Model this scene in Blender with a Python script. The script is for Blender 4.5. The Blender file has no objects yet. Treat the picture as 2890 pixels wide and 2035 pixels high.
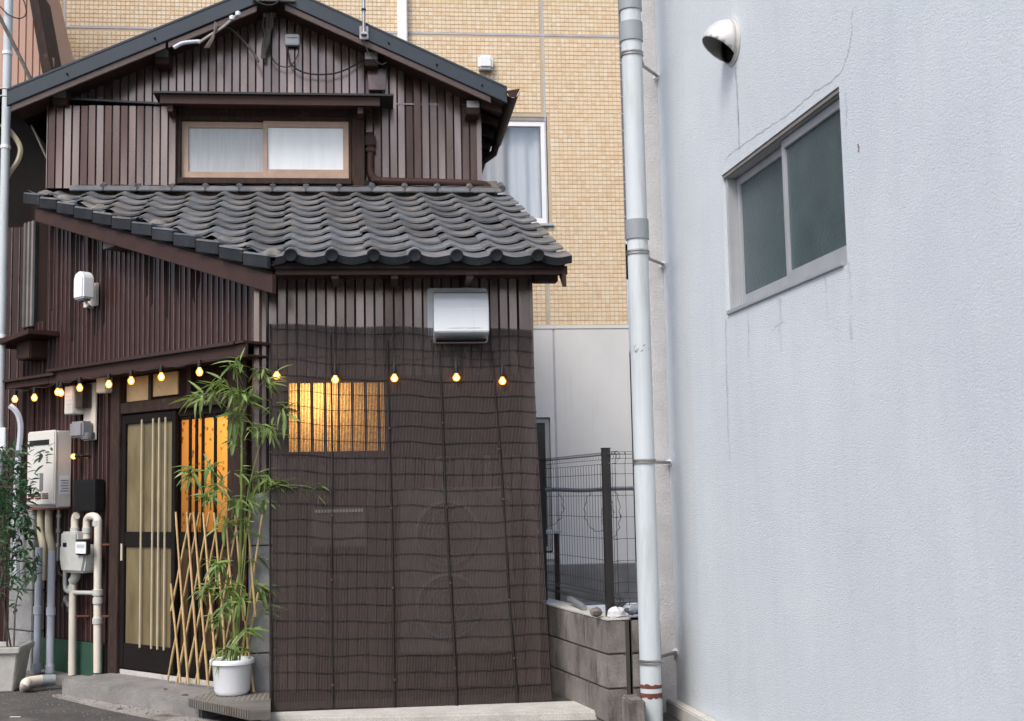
import bpy, bmesh, math, random
import numpy as np
from mathutils import Vector, Matrix
random.seed(7)
R_ = math.radians
sc = bpy.context.scene
COL = sc.collection

# ------------------------------------------------------------------ camera
PIT, ROL, YAW, FPX, IW, IH, HC = R_(5.93), R_(1.146), R_(6.066), 3621.0, 2890.0, 2035.0, 1.42
_F = Vector((math.sin(YAW)*math.cos(PIT), math.cos(YAW)*math.cos(PIT), math.sin(PIT)))
_R0 = Vector((math.cos(YAW), -math.sin(YAW), 0)); _D0 = _F.cross(_R0)
_R = _R0*math.cos(ROL) + _D0*math.sin(ROL); _D = _D0*math.cos(ROL) - _R0*math.sin(ROL)
EYE = Vector((0, 0, HC))
cam = bpy.data.objects.new('camera', bpy.data.cameras.new('camera')); COL.objects.link(cam)
cam.data.sensor_width = 36; cam.data.lens = 36*FPX/IW; cam.data.clip_start = .05; cam.data.clip_end = 500
m3 = Matrix((_R, -_D, -_F)).transposed()
cam.matrix_world = Matrix.Translation(EYE) @ m3.to_4x4()
sc.camera = cam
cam.data.dof.use_dof = True; cam.data.dof.focus_distance = 8.3; cam.data.dof.aperture_fstop = 4.0

# ------------------------------------------------------------------ sky, sun, exposure
SUN_EL, SUN_AZ = R_(50), R_(217)      # azimuth clockwise from +Y
w = bpy.data.worlds.new('World'); sc.world = w; w.use_nodes = True
nt = w.node_tree; bg = nt.nodes['Background']
sky = nt.nodes.new('ShaderNodeTexSky'); sky.sky_type = 'NISHITA'; sky.sun_disc = False
sky.sun_elevation = SUN_EL; sky.sun_rotation = SUN_AZ
sky.air_density = 1.0; sky.dust_density = 3.0; sky.ozone_density = 1.2
nt.links.new(sky.outputs[0], bg.inputs[0]); bg.inputs[1].default_value = 0.15
sl = bpy.data.lights.new('sun', 'SUN'); sl.energy = 1.25; sl.angle = R_(20); sl.color = (1, .97, .93)
so = bpy.data.objects.new('sun', sl); COL.objects.link(so)
sd = Vector((math.sin(SUN_AZ)*math.cos(SUN_EL), math.cos(SUN_AZ)*math.cos(SUN_EL), math.sin(SUN_EL)))
so.rotation_euler = sd.to_track_quat('Z', 'Y').to_euler()
so.location = (-4, -6, 14)
vs = sc.view_settings; vs.view_transform = 'Standard'; vs.look = 'None'; vs.gamma = 1; vs.use_curve_mapping = False
vs.exposure = 0.80
sc.cycles.use_denoising = True
sc.cycles.max_bounces = 6; sc.cycles.diffuse_bounces = 3; sc.cycles.glossy_bounces = 2; sc.cycles.use_adaptive_sampling = True; sc.cycles.adaptive_threshold = .02; sc.cycles.transparent_max_bounces = 12
sc.cycles.sample_clamp_indirect = 6

# ------------------------------------------------------------------ pixel -> plane (photo measured, 2890 px wide)
def ray(px, py): return (_R*(px-IW/2) + _D*(py-IH/2) + _F*FPX)/FPX
def hit(px, py, p0, n):
    d = ray(px, py); return EYE + d*((Vector(p0)-EYE).dot(n)/d.dot(n))
def onY(px, py, Y): return hit(px, py, (0, Y, 0), Vector((0, 1, 0)))
def onZ(px, py, Z): return hit(px, py, (0, 0, Z), Vector((0, 0, 1)))
# frames: (a along, b outward from the wall, c up) -> world
YF, YU, YT = 8.4, 10.3, 14.5
def FR(a, b, c): return Vector((a, YF-b, c))
def UP(a, b, c): return Vector((a, YU-b, c))
def TW(a, b, c): return Vector((a, YT-b, c))
def WO(a, b, c): return Vector((a, b, c))
LC = Vector((-.735, 8.4, 0)); LD = Vector((-.680, .733, 0)).normalized(); LN = Vector((-LD.y, LD.x, 0))
def LW(a, b, c): return LC + LD*a + LN*b + Vector((0, 0, c))
def lw(px, py, o=0):
    v = hit(px, py, LC+LN*o, LN)-LC; return v.dot(LD), v.z
def fr(px, py, o=0): v = onY(px, py, YF-o); return v.x, v.z
def up(px, py, o=0): v = onY(px, py, YU-o); return v.x, v.z
def tw(px, py, o=0): v = onY(px, py, YT-o); return v.x, v.z
GA = R_(-3.42); GC = Vector((1.79, 7.78, 0)); GD = -Vector((math.sin(GA), math.cos(GA), 0)); GN = Vector((-math.cos(GA), math.sin(GA), 0))
def GW(a, b, c): return GC + GD*a + GN*b + Vector((0, 0, c))
def gw(px, py, o=0):
    v = hit(px, py, GC+GN*o, GN)-GC; return v.dot(GD), v.z
ZG = .09     # street level

# ------------------------------------------------------------------ mesh helper
class MB:
    def __init__(s): s.v = []; s.f = []
    def add(s, vs_, fs):
        n = len(s.v); s.v += [tuple(v) for v in vs_]; s.f += [tuple(i+n for i in f) for f in fs]; return s
    def box(s, F, a0, a1, b0, b1, c0, c1):
        p = [F(a, b, c) for c in (c0, c1) for b in (b0, b1) for a in (a0, a1)]
        return s.add(p, [(0, 2, 3, 1), (4, 5, 7, 6), (0, 1, 5, 4), (2, 6, 7, 3), (0, 4, 6, 2), (1, 3, 7, 5)])
    def prism(s, F, pts, b0, b1):
        n = len(pts); p = [F(a, b0, c) for a, c in pts] + [F(a, b1, c) for a, c in pts]
        return s.add(p, [tuple(range(n)), tuple(range(2*n-1, n-1, -1))] + [(i, (i+1) % n, n+(i+1) % n, n+i) for i in range(n)])
    def tube(s, pts, r, seg=8, caps=True):
        pts = [Vector(p) for p in pts]; n = len(pts); rs = r if isinstance(r, (list, tuple)) else [r]*n
        t0 = (pts[1]-pts[0]).normalized(); u = t0.orthogonal().normalized(); base = len(s.v); vs_ = []; fs = []
        for i, p in enumerate(pts):
            t = (pts[min(i+1, n-1)]-pts[max(i-1, 0)]).normalized()
            u = (u - t*u.dot(t)); u = u.normalized() if u.length > 1e-6 else t.orthogonal().normalized(); v = t.cross(u)
            for k in range(seg):
                a = 2*math.pi*k/seg; vs_.append(p+(u*math.cos(a)+v*math.sin(a))*rs[i])
        for i in range(n-1):
            for k in range(seg): fs.append((i*seg+k, i*seg+(k+1) % seg, (i+1)*seg+(k+1) % seg, (i+1)*seg+k))
        if caps: fs += [tuple(range(seg-1, -1, -1)), tuple(range((n-1)*seg, n*seg))]
        return s.add(vs_, fs)
    def lathe(s, c, prof, seg=20, ax=(0, 0, 1)):
        ax = Vector(ax).normalized(); u = ax.orthogonal().normalized(); v = ax.cross(u); c = Vector(c); vs_ = []; fs = []
        for r, h in prof:
            for k in range(seg):
                a = 2*math.pi*k/seg; vs_.append(c+ax*h+(u*math.cos(a)+v*math.sin(a))*max(r, 1e-4))
        for i in range(len(prof)-1):
            for k in range(seg): fs.append((i*seg+k, i*seg+(k+1) % seg, (i+1)*seg+(k+1) % seg, (i+1)*seg+k))
        return s.add(vs_, fs)
    def grid(s, fn, nu, nv):
        vs_ = [fn(i/nu, j/nv) for j in range(nv+1) for i in range(nu+1)]
        return s.add(vs_, [(j*(nu+1)+i, j*(nu+1)+i+1, (j+1)*(nu+1)+i+1, (j+1)*(nu+1)+i) for j in range(nv) for i in range(nu)])
    def mesh(s, name, mat, bev=0, smooth=False, recalc=True):
        me = bpy.data.meshes.new(name); me.from_pydata(s.v, [], s.f)
        if recalc or bev:
            bm = bmesh.new(); bm.from_mesh(me)
            if recalc: bmesh.ops.recalc_face_normals(bm, faces=bm.faces)
            if bev: bmesh.ops.bevel(bm, geom=list(bm.edges), offset=bev, segments=2, affect='EDGES', clamp_overlap=True)
            bm.to_mesh(me); bm.free()
        me.materials.append(mat)
        if smooth: me.shade_smooth(); me.set_sharp_from_angle(angle=R_(40))
        return me
    def build(s, name, mat, parent=None, bev=0, smooth=False, recalc=True):
        return link(bpy.data.objects.new(name, s.mesh(name, mat, bev, smooth, recalc)), parent)
def wloc(o):
    v = Vector((0, 0, 0))
    while o: v += o.location if o.type == 'EMPTY' else Vector((0, 0, 0)); o = o.parent
    return v
def link(o, parent=None):
    COL.objects.link(o)
    if parent:
        o.parent = parent
        o.matrix_parent_inverse = Matrix.Translation(-Vector(parent.location)) if parent.type == 'EMPTY' and not parent.parent else Matrix.Identity(4)
    return o
def tag(o, label, cat, group=None):
    o['label'] = label; o['category'] = cat
    if group: o['group'] = group
    return o
def thing(name, label, cat, loc, group=None):
    o = bpy.data.objects.new(name, None); COL.objects.link(o); o.location = loc; o.empty_display_size = .1
    return tag(o, label, cat, group)
def struct(o): o['kind'] = 'structure'; return o
def stuff(o): o['kind'] = 'stuff'; return o
def B(name, mat, parent, F, *d, bev=0): return MB().box(F, *d).build(name, mat, parent, bev)
def piece(name, me, parent, M):
    o = link(bpy.data.objects.new(name, me), parent); o.matrix_basis = M; return o
def curve(pts, n=8):
    """Catmull-Rom through points"""
    P = [Vector(p) for p in pts]; P = [P[0]*2-P[1]]+P+[P[-1]*2-P[-2]]; out = []
    for i in range(1, len(P)-2):
        for k in range(n):
            t = k/n; a, b, c, d = P[i-1:i+3]
            out.append(.5*((2*b)+(c-a)*t+(2*a-5*b+4*c-d)*t*t+(3*b-a-3*c+d)*t**3))
    out.append(P[-2]); return out

# ------------------------------------------------------------------ materials
def nmat(name):
    m = bpy.data.materials.new(name); m.use_nodes = True; t = m.node_tree
    return m, t, t.nodes['Principled BSDF'], lambda k: t.nodes.new('ShaderNode'+k), t.links.new
def M(name, col, col2=None, rough=.6, rough2=None, metal=0, nscale=4, stretch=(1, 1, 1), bump=0, bscale=60, bstretch=(1, 1, 1),
      orand=0, spec=.5, dirt=None, dirt_scale=2.5, dirt_lo=.52, dirt_hi=.7, dirt_stretch=(1, 1, 1), bdist=.003, coat=0, trans=0, ocoord=False, fine=0, det=None):
    m, t, p, N, Lk = nmat(name)
    col2 = col2 or tuple(c*.72 for c in col)
    tc = N('TexCoord'); geo = N('NewGeometry')
    src = tc.outputs['Object'] if ocoord else geo.outputs['Position']
    oi = N('ObjectInfo')
    def mapped(st, off=True):
        mp = N('Mapping'); mp.inputs['Scale'].default_value = st
        if off:
            va = N('VectorMath'); va.operation = 'MULTIPLY_ADD'; va.inputs[1].default_value = (1, 1, 1)
            mul = N('VectorMath'); mul.operation = 'SCALE'; mul.inputs[0].default_value = (17, 9, 23); Lk(oi.outputs['Random'], mul.inputs['Scale'])
            Lk(src, va.inputs[0]); Lk(mul.outputs[0], va.inputs[2]); Lk(va.outputs[0], mp.inputs[0])
        else: Lk(src, mp.inputs[0])
        return mp.outputs[0]
    n1 = N('TexNoise'); n1.inputs['Scale'].default_value = nscale; n1.inputs['Detail'].default_value = 4; n1.inputs['Roughness'].default_value = .62
    Lk(mapped(stretch, orand > 0), n1.inputs['Vector'])
    if det is not None: n1.inputs['Detail'].default_value = det
    r1 = N('ValToRGB'); r1.color_ramp.elements[0].position = .32; r1.color_ramp.elements[1].position = .68
    r1.color_ramp.elements[0].color = (*col2, 1); r1.color_ramp.elements[1].color = (*col, 1)
    Lk(n1.outputs['Fac'], r1.inputs[0]); c = r1.outputs[0]
    if fine:
        nf = N('TexNoise'); nf.inputs['Scale'].default_value = nscale*22; nf.inputs['Detail'].default_value = 3; Lk(geo.outputs['Position'], nf.inputs['Vector'])
        mr = N('MapRange'); mr.inputs[1].default_value = .3; mr.inputs[2].default_value = .7; mr.inputs[3].default_value = 1-fine; mr.inputs[4].default_value = 1+fine; Lk(nf.outputs['Fac'], mr.inputs[0])
        mx = N('VectorMath'); mx.operation = 'SCALE'; Lk(c, mx.inputs[0]); Lk(mr.outputs[0], mx.inputs['Scale']); c = mx.outputs[0]
    if orand:
        mr = N('MapRange'); mr.inputs[3].default_value = 1-orand; mr.inputs[4].default_value = 1+orand; Lk(oi.outputs['Random'], mr.inputs[0])
        mx = N('VectorMath'); mx.operation = 'SCALE'; Lk(c, mx.inputs[0]); Lk(mr.outputs[0], mx.inputs['Scale']); c = mx.outputs[0]
    if dirt:
        n2 = N('TexNoise'); n2.inputs['Scale'].default_value = dirt_scale; n2.inputs['Detail'].default_value = 5 if det is None else det+.6; n2.inputs['Roughness'].default_value = .7
        Lk(mapped(dirt_stretch, orand > 0), n2.inputs['Vector'])
        r2 = N('MapRange'); r2.inputs[1].default_value = dirt_lo; r2.inputs[2].default_value = dirt_hi; Lk(n2.outputs['Fac'], r2.inputs[0])
        mm = N('Mix'); mm.data_type = 'RGBA'; Lk(r2.outputs[0], mm.inputs[0]); Lk(c, mm.inputs[6]); mm.inputs[7].default_value = (*dirt, 1); c = mm.outputs[2]
    Lk(c, p.inputs['Base Color'])
    p.inputs['Metallic'].default_value = metal; p.inputs['Specular IOR Level'].default_value = spec
    rr = N('MapRange'); rr.inputs[3].default_value = rough; rr.inputs[4].default_value = rough if rough2 is None else rough2
    Lk(n1.outputs['Fac'], rr.inputs[0]); Lk(rr.outputs[0], p.inputs['Roughness'])
    if coat: p.inputs['Coat Weight'].default_value = coat; p.inputs['Coat Roughness'].default_value = .15
    if bump:
        n3 = N('TexNoise'); n3.inputs['Scale'].default_value = bscale; n3.inputs['Detail'].default_value = 3 if det is None else det
        Lk(mapped(bstretch, orand > 0), n3.inputs['Vector'])
        b = N('Bump'); b.inputs['Strength'].default_value = bump; b.inputs['Distance'].default_value = bdist
        Lk(n3.outputs['Fac'], b.inputs['Height']); Lk(b.outputs[0], p.inputs['Normal'])
    return m
def Mglow(name, col, st):
    m, t, p, N, Lk = nmat(name); e = N('Emission'); e.inputs[0].default_value = (*col, 1); e.inputs[1].default_value = st
    Lk(e.outputs[0], t.nodes['Material Output'].inputs[0]); return m
def Mlit(name, tcol, dcol, tw_=.6, speck=0, pattern=None):
    """frosted pane: diffuse + translucent, so a lamp in the room behind shows through it"""
    m, t, p, N, Lk = nmat(name); geo = N('NewGeometry')
    tr = N('BsdfTranslucent'); tr.inputs[0].default_value = (*tcol, 1)
    p.inputs['Base Color'].default_value = (*dcol, 1); p.inputs['Roughness'].default_value = .25
    dn_ = N('TexNoise'); dn_.inputs['Scale'].default_value = 5; dn_.inputs['Detail'].default_value = 7; mpd = N('Mapping'); mpd.inputs['Scale'].default_value = (2, 2, .6); Lk(geo.outputs['Position'], mpd.inputs[0]); Lk(mpd.outputs[0], dn_.inputs['Vector'])
    dr_ = N('MapRange'); dr_.inputs[1].default_value = .3; dr_.inputs[2].default_value = .7; dr_.inputs[3].default_value = .62; dr_.inputs[4].default_value = 1.1; Lk(dn_.outputs['Fac'], dr_.inputs[0])
    ds_ = N('VectorMath'); ds_.operation = 'SCALE'; ds_.inputs[0].default_value = dcol; Lk(dr_.outputs[0], ds_.inputs['Scale']); Lk(ds_.outputs[0], p.inputs['Base Color'])
    mx = N('MixShader'); mx.inputs[0].default_value = tw_; Lk(p.outputs[0], mx.inputs[1]); Lk(tr.outputs[0], mx.inputs[2])
    Lk(mx.outputs[0], t.nodes['Material Output'].inputs[0])
    if speck:
        n = N('TexNoise'); n.inputs['Scale'].default_value = 95; n.inputs['Detail'].default_value = 2; Lk(geo.outputs['Position'], n.inputs['Vector'])
        r = N('MapRange'); r.inputs[1].default_value = .38; r.inputs[2].default_value = .62; r.inputs[3].default_value = 1-speck; r.inputs[4].default_value = 1; Lk(n.outputs['Fac'], r.inputs[0])
        s_ = N('VectorMath'); s_.operation = 'SCALE'; s_.inputs[0].default_value = tcol; Lk(r.outputs[0], s_.inputs['Scale']); Lk(s_.outputs[0], tr.inputs[0])
    if pattern:
        v = N('TexVoronoi'); v.inputs['Scale'].default_value = 19; Lk(geo.outputs['Position'], v.inputs['Vector'])
        n = N('TexNoise'); n.inputs['Scale'].default_value = 45; Lk(geo.outputs['Position'], n.inputs['Vector'])
        ad = N('Math'); ad.operation = 'MULTIPLY_ADD'; ad.inputs[1].default_value = .45; Lk(n.outputs['Fac'], ad.inputs[0]); Lk(v.outputs['Distance'], ad.inputs[2])
        r = N('MapRange'); r.inputs[1].default_value = .42; r.inputs[2].default_value = .5; r.inputs[3].default_value = pattern; r.inputs[4].default_value = 1; Lk(ad.outputs[0], r.inputs[0])
        s_ = N('VectorMath'); s_.operation = 'SCALE'; s_.inputs[0].default_value = tcol; Lk(r.outputs[0], s_.inputs['Scale']); Lk(s_.outputs[0], tr.inputs[0])
    return m

_sid = dict(rough=.17, rough2=.32, nscale=2, stretch=(5, 5, .8), metal=.72, bump=.6, bscale=1.6, bstretch=(3.5, 3.5, 1.2), bdist=.035, dirt=(.095, .058, .048), dirt_scale=1.0, dirt_stretch=(1.2, 1.2, .45), spec=.6, det=.4)
m_groove = M('groove_shade_paint', (.060, .034, .029), rough=.5, nscale=5, spec=.3)  # shade in the siding grooves, put into the colour as darker brown
m_stripm = M('brown_metal_siding_patchy', (.25, .192, .170), (.215, .163, .144), orand=.2, dirt_lo=.44, dirt_hi=.60, **_sid)
m_edge = M('worn_rib_edge', (.22, .165, .15), (.13, .09, .08), rough=.35, nscale=5, stretch=(3, 3, 1.5), dirt=(.05, .022, .02), dirt_scale=3, dirt_lo=.5, dirt_hi=.7, metal=.3)
m_strip = M('brown_metal_siding', (.26, .202, .180), (.235, .180, .160), rough=.17, rough2=.32, nscale=2, stretch=(5, 5, .8), orand=.16, metal=.72,
            bump=.6, bscale=1.6, bstretch=(3.5, 3.5, 1.2), bdist=.035, dirt=(.14, .098, .084), dirt_scale=1.0, dirt_lo=.54, dirt_hi=.70, dirt_stretch=(1.2, 1.2, .45), spec=.6, det=.4)
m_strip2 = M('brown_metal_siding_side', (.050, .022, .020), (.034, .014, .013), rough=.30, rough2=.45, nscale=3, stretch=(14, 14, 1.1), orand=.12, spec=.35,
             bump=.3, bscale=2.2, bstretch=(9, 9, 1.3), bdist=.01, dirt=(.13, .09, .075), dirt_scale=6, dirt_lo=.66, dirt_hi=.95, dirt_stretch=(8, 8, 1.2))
m_brown = M('brown_paint', (.050, .025, .020), spec=.25, rough=.55, rough2=.7, nscale=6, bump=.2, bscale=40, dirt=(.10, .07, .055), dirt_lo=.6, dirt_hi=.85)
m_fascia2 = M('weathered_brown_board', (.095, .058, .050), (.055, .033, .028), rough=.5, nscale=7, stretch=(3, 3, 9), bump=.2)
m_wood = M('dark_aged_wood', (.052, .032, .025), (.026, .016, .013), spec=.2, rough=.75, nscale=10, stretch=(5, 5, .8), bump=.4, bscale=30, bstretch=(6, 6, .6), dirt=(.16, .11, .09), dirt_scale=9, dirt_lo=.62, dirt_hi=.85)
m_dark = M('blackened_wood', (.012, .009, .008), rough=.8, spec=.15)
m_core = M('dark_wall_core', (.022, .013, .011), rough=.85, spec=.15)
m_slate = M('slate_grey_roof_metal', (.036, .047, .060), (.030, .039, .050), rough=.48, rough2=.6, nscale=2, bump=.12, bscale=6, bdist=.01, spec=.35)
m_tile = M('weathered_roof_tile', (.150, .156, .164), (.088, .092, .098), rough=.30, rough2=.55, nscale=9, orand=.3, bump=.35, bscale=45, bdist=.004, dirt=(.26, .215, .17), dirt_scale=5, dirt_lo=.50, dirt_hi=.76, spec=.6)
m_vtile = M('dark_verge_tile', (.028, .031, .036), (.016, .018, .021), spec=.2, rough=.65, rough2=.85, nscale=9, orand=.25, bump=.35, bscale=45, bdist=.004, dirt=(.12, .105, .09), dirt_scale=7, dirt_lo=.6, dirt_hi=.85)
m_mortar = M('grey_roof_mortar', (.22, .20, .17), (.10, .095, .085), rough=.9, nscale=14, bump=.6, bscale=60)
m_sash = M('tan_window_sash', (.42, .29, .21), (.33, .22, .16), rough=.45, nscale=8, bump=.1, dirt=(.2, .13, .09), dirt_lo=.62, dirt_hi=.9)
m_pane_grey = M('frosted_pane_with_net_curtain', (.42, .43, .43), (.36, .37, .37), rough=.22, nscale=5, stretch=(9, 9, .8), bump=.3, bscale=240, bdist=.001, coat=.3)
m_pane_white = M('white_backed_frosted_pane', (.72, .74, .74), (.66, .68, .69), rough=.22, nscale=3, stretch=(6, 6, .7), bump=.25, bscale=240, bdist=.001, coat=.3)
m_white = M('white_plastic', (.78, .79, .80), (.73, .74, .75), rough=.35, nscale=5)
m_vent = M('white_enamel', (.74, .76, .79), (.70, .72, .75), rough=.3, nscale=4, dirt=(.5, .47, .42), dirt_lo=.64, dirt_hi=.95, dirt_stretch=(6, 6, .7))
m_ivory = M('ivory_paint', (.70, .645, .55), (.62, .565, .475), rough=.42, nscale=5, dirt=(.30, .18, .09), dirt_scale=6, dirt_lo=.68, dirt_hi=.84)
m_heat = M('cream_enamel_case', (.66, .635, .59), (.62, .595, .55), rough=.36, nscale=3, dirt=(.33, .22, .12), dirt_scale=4, dirt_lo=.7, dirt_hi=.9)
m_gasm = M('pale_grey_meter_paint', (.50, .51, .48), (.43, .44, .41), rough=.5, nscale=9, dirt=(.24, .2, .15), dirt_scale=12, dirt_lo=.62, dirt_hi=.85)
m_pvc = M('pale_grey_pvc', (.53, .575, .59), (.47, .51, .525), rough=.5, nscale=2, stretch=(3, 3, .6), dirt=(.35, .35, .33), dirt_scale=3, dirt_lo=.52, dirt_hi=.9, dirt_stretch=(5, 5, .5))
m_coupler = M('grey_pvc_coupling', (.27, .30, .31), (.23, .25, .26), rough=.5, nscale=6)
m_blue = M('pale_blue_grey_pvc', (.50, .53, .585), (.42, .45, .50), rough=.45, nscale=4, dirt=(.25, .23, .2), dirt_lo=.6, dirt_hi=.85)
m_steel = M('dull_steel', (.42, .41, .39), (.28, .26, .24), rough=.38, metal=.8, nscale=14, dirt=(.2, .1, .05), dirt_scale=18, dirt_lo=.62, dirt_hi=.8)
m_inox = M('stainless_hood', (.62, .61, .59), (.54, .53, .51), rough=.42, rough2=.52, metal=.35, nscale=3, stretch=(2, 2, 9))
m_rust = M('red_rust', (.17, .05, .028), (.085, .03, .02), rough=.9, nscale=20, bump=.4)
m_grey = M('grey_plastic', (.20, .21, .22), rough=.5)
m_meter = M('grey_lilac_meter_case', (.30, .29, .31), rough=.45)
m_black = M('black_plastic', (.008, .008, .009), rough=.45)
m_cord = M('black_cable', (.015, .015, .016), rough=.6)
m_cordg = M('grey_brown_cable', (.13, .11, .095), (.07, .06, .05), rough=.7, nscale=30, bump=.4, bscale=90)
m_cream_pipe = M('yellowed_cream_pipe', (.50, .45, .33), (.42, .37, .26), rough=.5, nscale=6, dirt=(.3, .2, .12), dirt_lo=.64, dirt_hi=.85)
m_salmon = M('salmon_siding', (.43, .255, .19), (.385, .225, .165), rough=.6, nscale=3, stretch=(9, 9, .7), orand=.06)
m_cream = M('cream_wall_panel', (.66, .65, .62), (.61, .60, .575), rough=.75, nscale=1.2, stretch=(2, 2, 1), bump=.25, bscale=160, dirt=(.5, .48, .44), dirt_scale=2, dirt_lo=.58, dirt_hi=.95, dirt_stretch=(7, 7, .5))
m_grout = M('brown_grout', (.50, .40, .28), (.43, .34, .235), rough=.9, nscale=5)
m_joint = M('grey_sealant', (.50, .50, .53), rough=.7)
m_conc = M('step_concrete', (.25, .24, .225), (.16, .155, .145), rough=.85, nscale=5, bump=.5, bscale=90, dirt=(.085, .075, .06), dirt_scale=3, dirt_lo=.56, dirt_hi=.78, fine=.18)
m_gut = M('stained_gutter_concrete', (.34, .32, .29), (.22, .205, .185), rough=.85, nscale=6, bump=.5, bscale=110, dirt=(.10, .075, .055), dirt_scale=3, dirt_lo=.48, dirt_hi=.66, fine=.2)
m_conc_l = M('pale_ledge_concrete', (.52, .50, .46), (.40, .385, .35), rough=.85, nscale=6, bump=.5, bscale=110, dirt=(.30, .19, .13), dirt_scale=4, dirt_lo=.6, dirt_hi=.8, fine=.2)
m_block = M('grey_concrete_block', (.215, .195, .18), (.13, .115, .105), rough=.9, nscale=5, orand=.12, bump=.6, bscale=120, dirt=(.05, .043, .036), dirt_scale=2.2, dirt_lo=.5, dirt_hi=.72, dirt_stretch=(3, 3, 1), fine=.2)
m_block2 = M('blue_grey_concrete_block', (.29, .29, .285), (.20, .20, .20), rough=.9, nscale=6, orand=.08, bump=.5, bscale=120, dirt=(.1, .095, .085), dirt_scale=4, dirt_lo=.55, dirt_hi=.8, fine=.2)
m_mort = M('dark_mortar', (.05, .045, .04), rough=.95)
m_asph = M('worn_asphalt', (.085, .078, .072), (.05, .047, .044), rough=.9, nscale=3, bump=.8, bscale=180, dirt=(.17, .15, .13), dirt_scale=1.6, dirt_lo=.55, dirt_hi=.75, fine=.35)
m_green = M('green_painted_plinth', (.028, .085, .05), (.02, .06, .036), rough=.6, nscale=6, dirt=(.10, .11, .09), dirt_scale=7, dirt_lo=.62, dirt_hi=.85, bump=.3)
m_plate = M('galvanised_chequer_plate', (.22, .205, .18), (.15, .135, .115), rough=.55, metal=.35, nscale=6, dirt=(.13, .09, .06), dirt_lo=.55, dirt_hi=.8)
m_cane = M('dry_bamboo_cane', (.60, .43, .21), (.48, .32, .14), rough=.45, nscale=9, orand=.15, dirt=(.22, .13, .05), dirt_scale=14, dirt_lo=.62, dirt_hi=.8)
m_culm = M('green_bamboo_culm', (.17, .21, .045), (.11, .15, .03), rough=.45, nscale=8)
def Mleaf(name, c1, c2):
    m = M(name, c1, c2, rough=.42, nscale=7, orand=.35); t = m.node_tree; p = t.nodes['Principled BSDF']
    tr = t.nodes.new('ShaderNodeBsdfTranslucent'); tr.inputs[0].default_value = (c1[0]*1.5, c1[1]*1.6, c1[2]*.8, 1)
    mx = t.nodes.new('ShaderNodeMixShader'); mx.inputs[0].default_value = .3
    t.links.new(p.outputs[0], mx.inputs[1]); t.links.new(tr.outputs[0], mx.inputs[2]); t.links.new(mx.outputs[0], t.nodes['Material Output'].inputs[0]); return m
m_leaf = Mleaf('bamboo_leaf', (.25, .335, .11), (.12, .20, .06))
m_leaf2 = Mleaf('shrub_leaf', (.045, .115, .05), (.022, .065, .03))
m_soil = M('potting_soil', (.09, .065, .045), (.05, .035, .025), rough=1, nscale=30, bump=1, bscale=150)
m_pot = M('white_glazed_pot', (.76, .77, .79), (.72, .73, .75), rough=.32, nscale=3, dirt=(.45, .38, .3), dirt_scale=4, dirt_lo=.68, dirt_hi=.9)
m_potg = M('stone_grey_planter', (.47, .46, .43), (.39, .38, .35), rough=.8, nscale=14, bump=.4, fine=.15)
m_khaki = Mlit('khaki_frosted_glass', (.20, .15, .07), (.25, .20, .11), .25)
m_lit = Mlit('speckled_frosted_glass', (.95, .80, .55), (.10, .07, .045), .75, speck=.34)
m_litd = Mlit('patterned_door_film', (.95, .72, .40), (.16, .10, .05), .72, pattern=.5)
m_litl = Mlit('dim_brown_door_film', (.22, .12, .05), (.13, .085, .045), .5)
m_film = Mlit('amber_transom_glass', (.95, .55, .16), (.18, .11, .05), .7)
m_darkglass = M('dark_frosted_glass', (.055, .042, .036), (.04, .03, .026), rough=.15, nscale=8, bump=.2, bscale=150, bdist=.002)
m_obscure = M('obscure_wired_glass', (.060, .092, .095), (.044, .070, .074), rough=.14, rough2=.3, nscale=4, bump=.75, bscale=75, bdist=.004, bstretch=(1, 1, 1.4), spec=.55)
m_alu = M('grey_aluminium', (.44, .455, .475), (.37, .385, .40), rough=.42, metal=.25, nscale=5, dirt=(.25, .2, .17), dirt_scale=5, dirt_lo=.66, dirt_hi=.9)
m_alud = M('weathered_aluminium', (.30, .27, .25), (.23, .2, .185), rough=.5, metal=.2, nscale=6)
m_wframe = M('white_window_frame', (.80, .80, .80), (.76, .76, .76), rough=.4)
m_curt = M('pale_curtain', (.60, .58, .60), (.54, .52, .54), rough=.9, nscale=3, stretch=(9, 9, .5))
m_blind = M('dark_brown_plastic_reed', (.052, .037, .033), (.043, .030, .027), rough=.55, nscale=9, stretch=(9, 9, 1), spec=.3)
m_thread = M('black_thread', (.010, .010, .012), rough=.8)
m_stake = M('dark_garden_stake', (.012, .011, .012), (.022, .015, .013), spec=.2, rough=.6, nscale=25)
m_bar = M('tan_door_bar', (.56, .49, .34), (.48, .41, .28), rough=.45)
m_acp = M('dull_beige_case', (.17, .155, .14), rough=.5)
m_fence = M('dark_brown_fence_metal', (.020, .017, .017), rough=.4)
m_purple = M('mauve_brick_cladding', (.17, .145, .165), (.14, .115, .135), rough=.7, nscale=6)
m_bulb = Mglow('lamp_core', (1, .60, .24), 9)
m_bag = M('white_polythene', (.72, .72, .74), rough=.3, nscale=20, bump=.8, bscale=30)

m_shell, t_, p_, N_, Lk_ = nmat('amber_lamp_glass')
tb = N_('BsdfTransparent'); em = N_('Emission'); em.inputs[0].default_value = (1, .32, .04, 1); em.inputs[1].default_value = 2.4
mx_ = N_('MixShader'); mx_.inputs[0].default_value = .62; Lk_(tb.outputs[0], mx_.inputs[1]); Lk_(em.outputs[0], mx_.inputs[2]); Lk_(mx_.outputs[0], t_.nodes['Material Output'].inputs[0])

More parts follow.
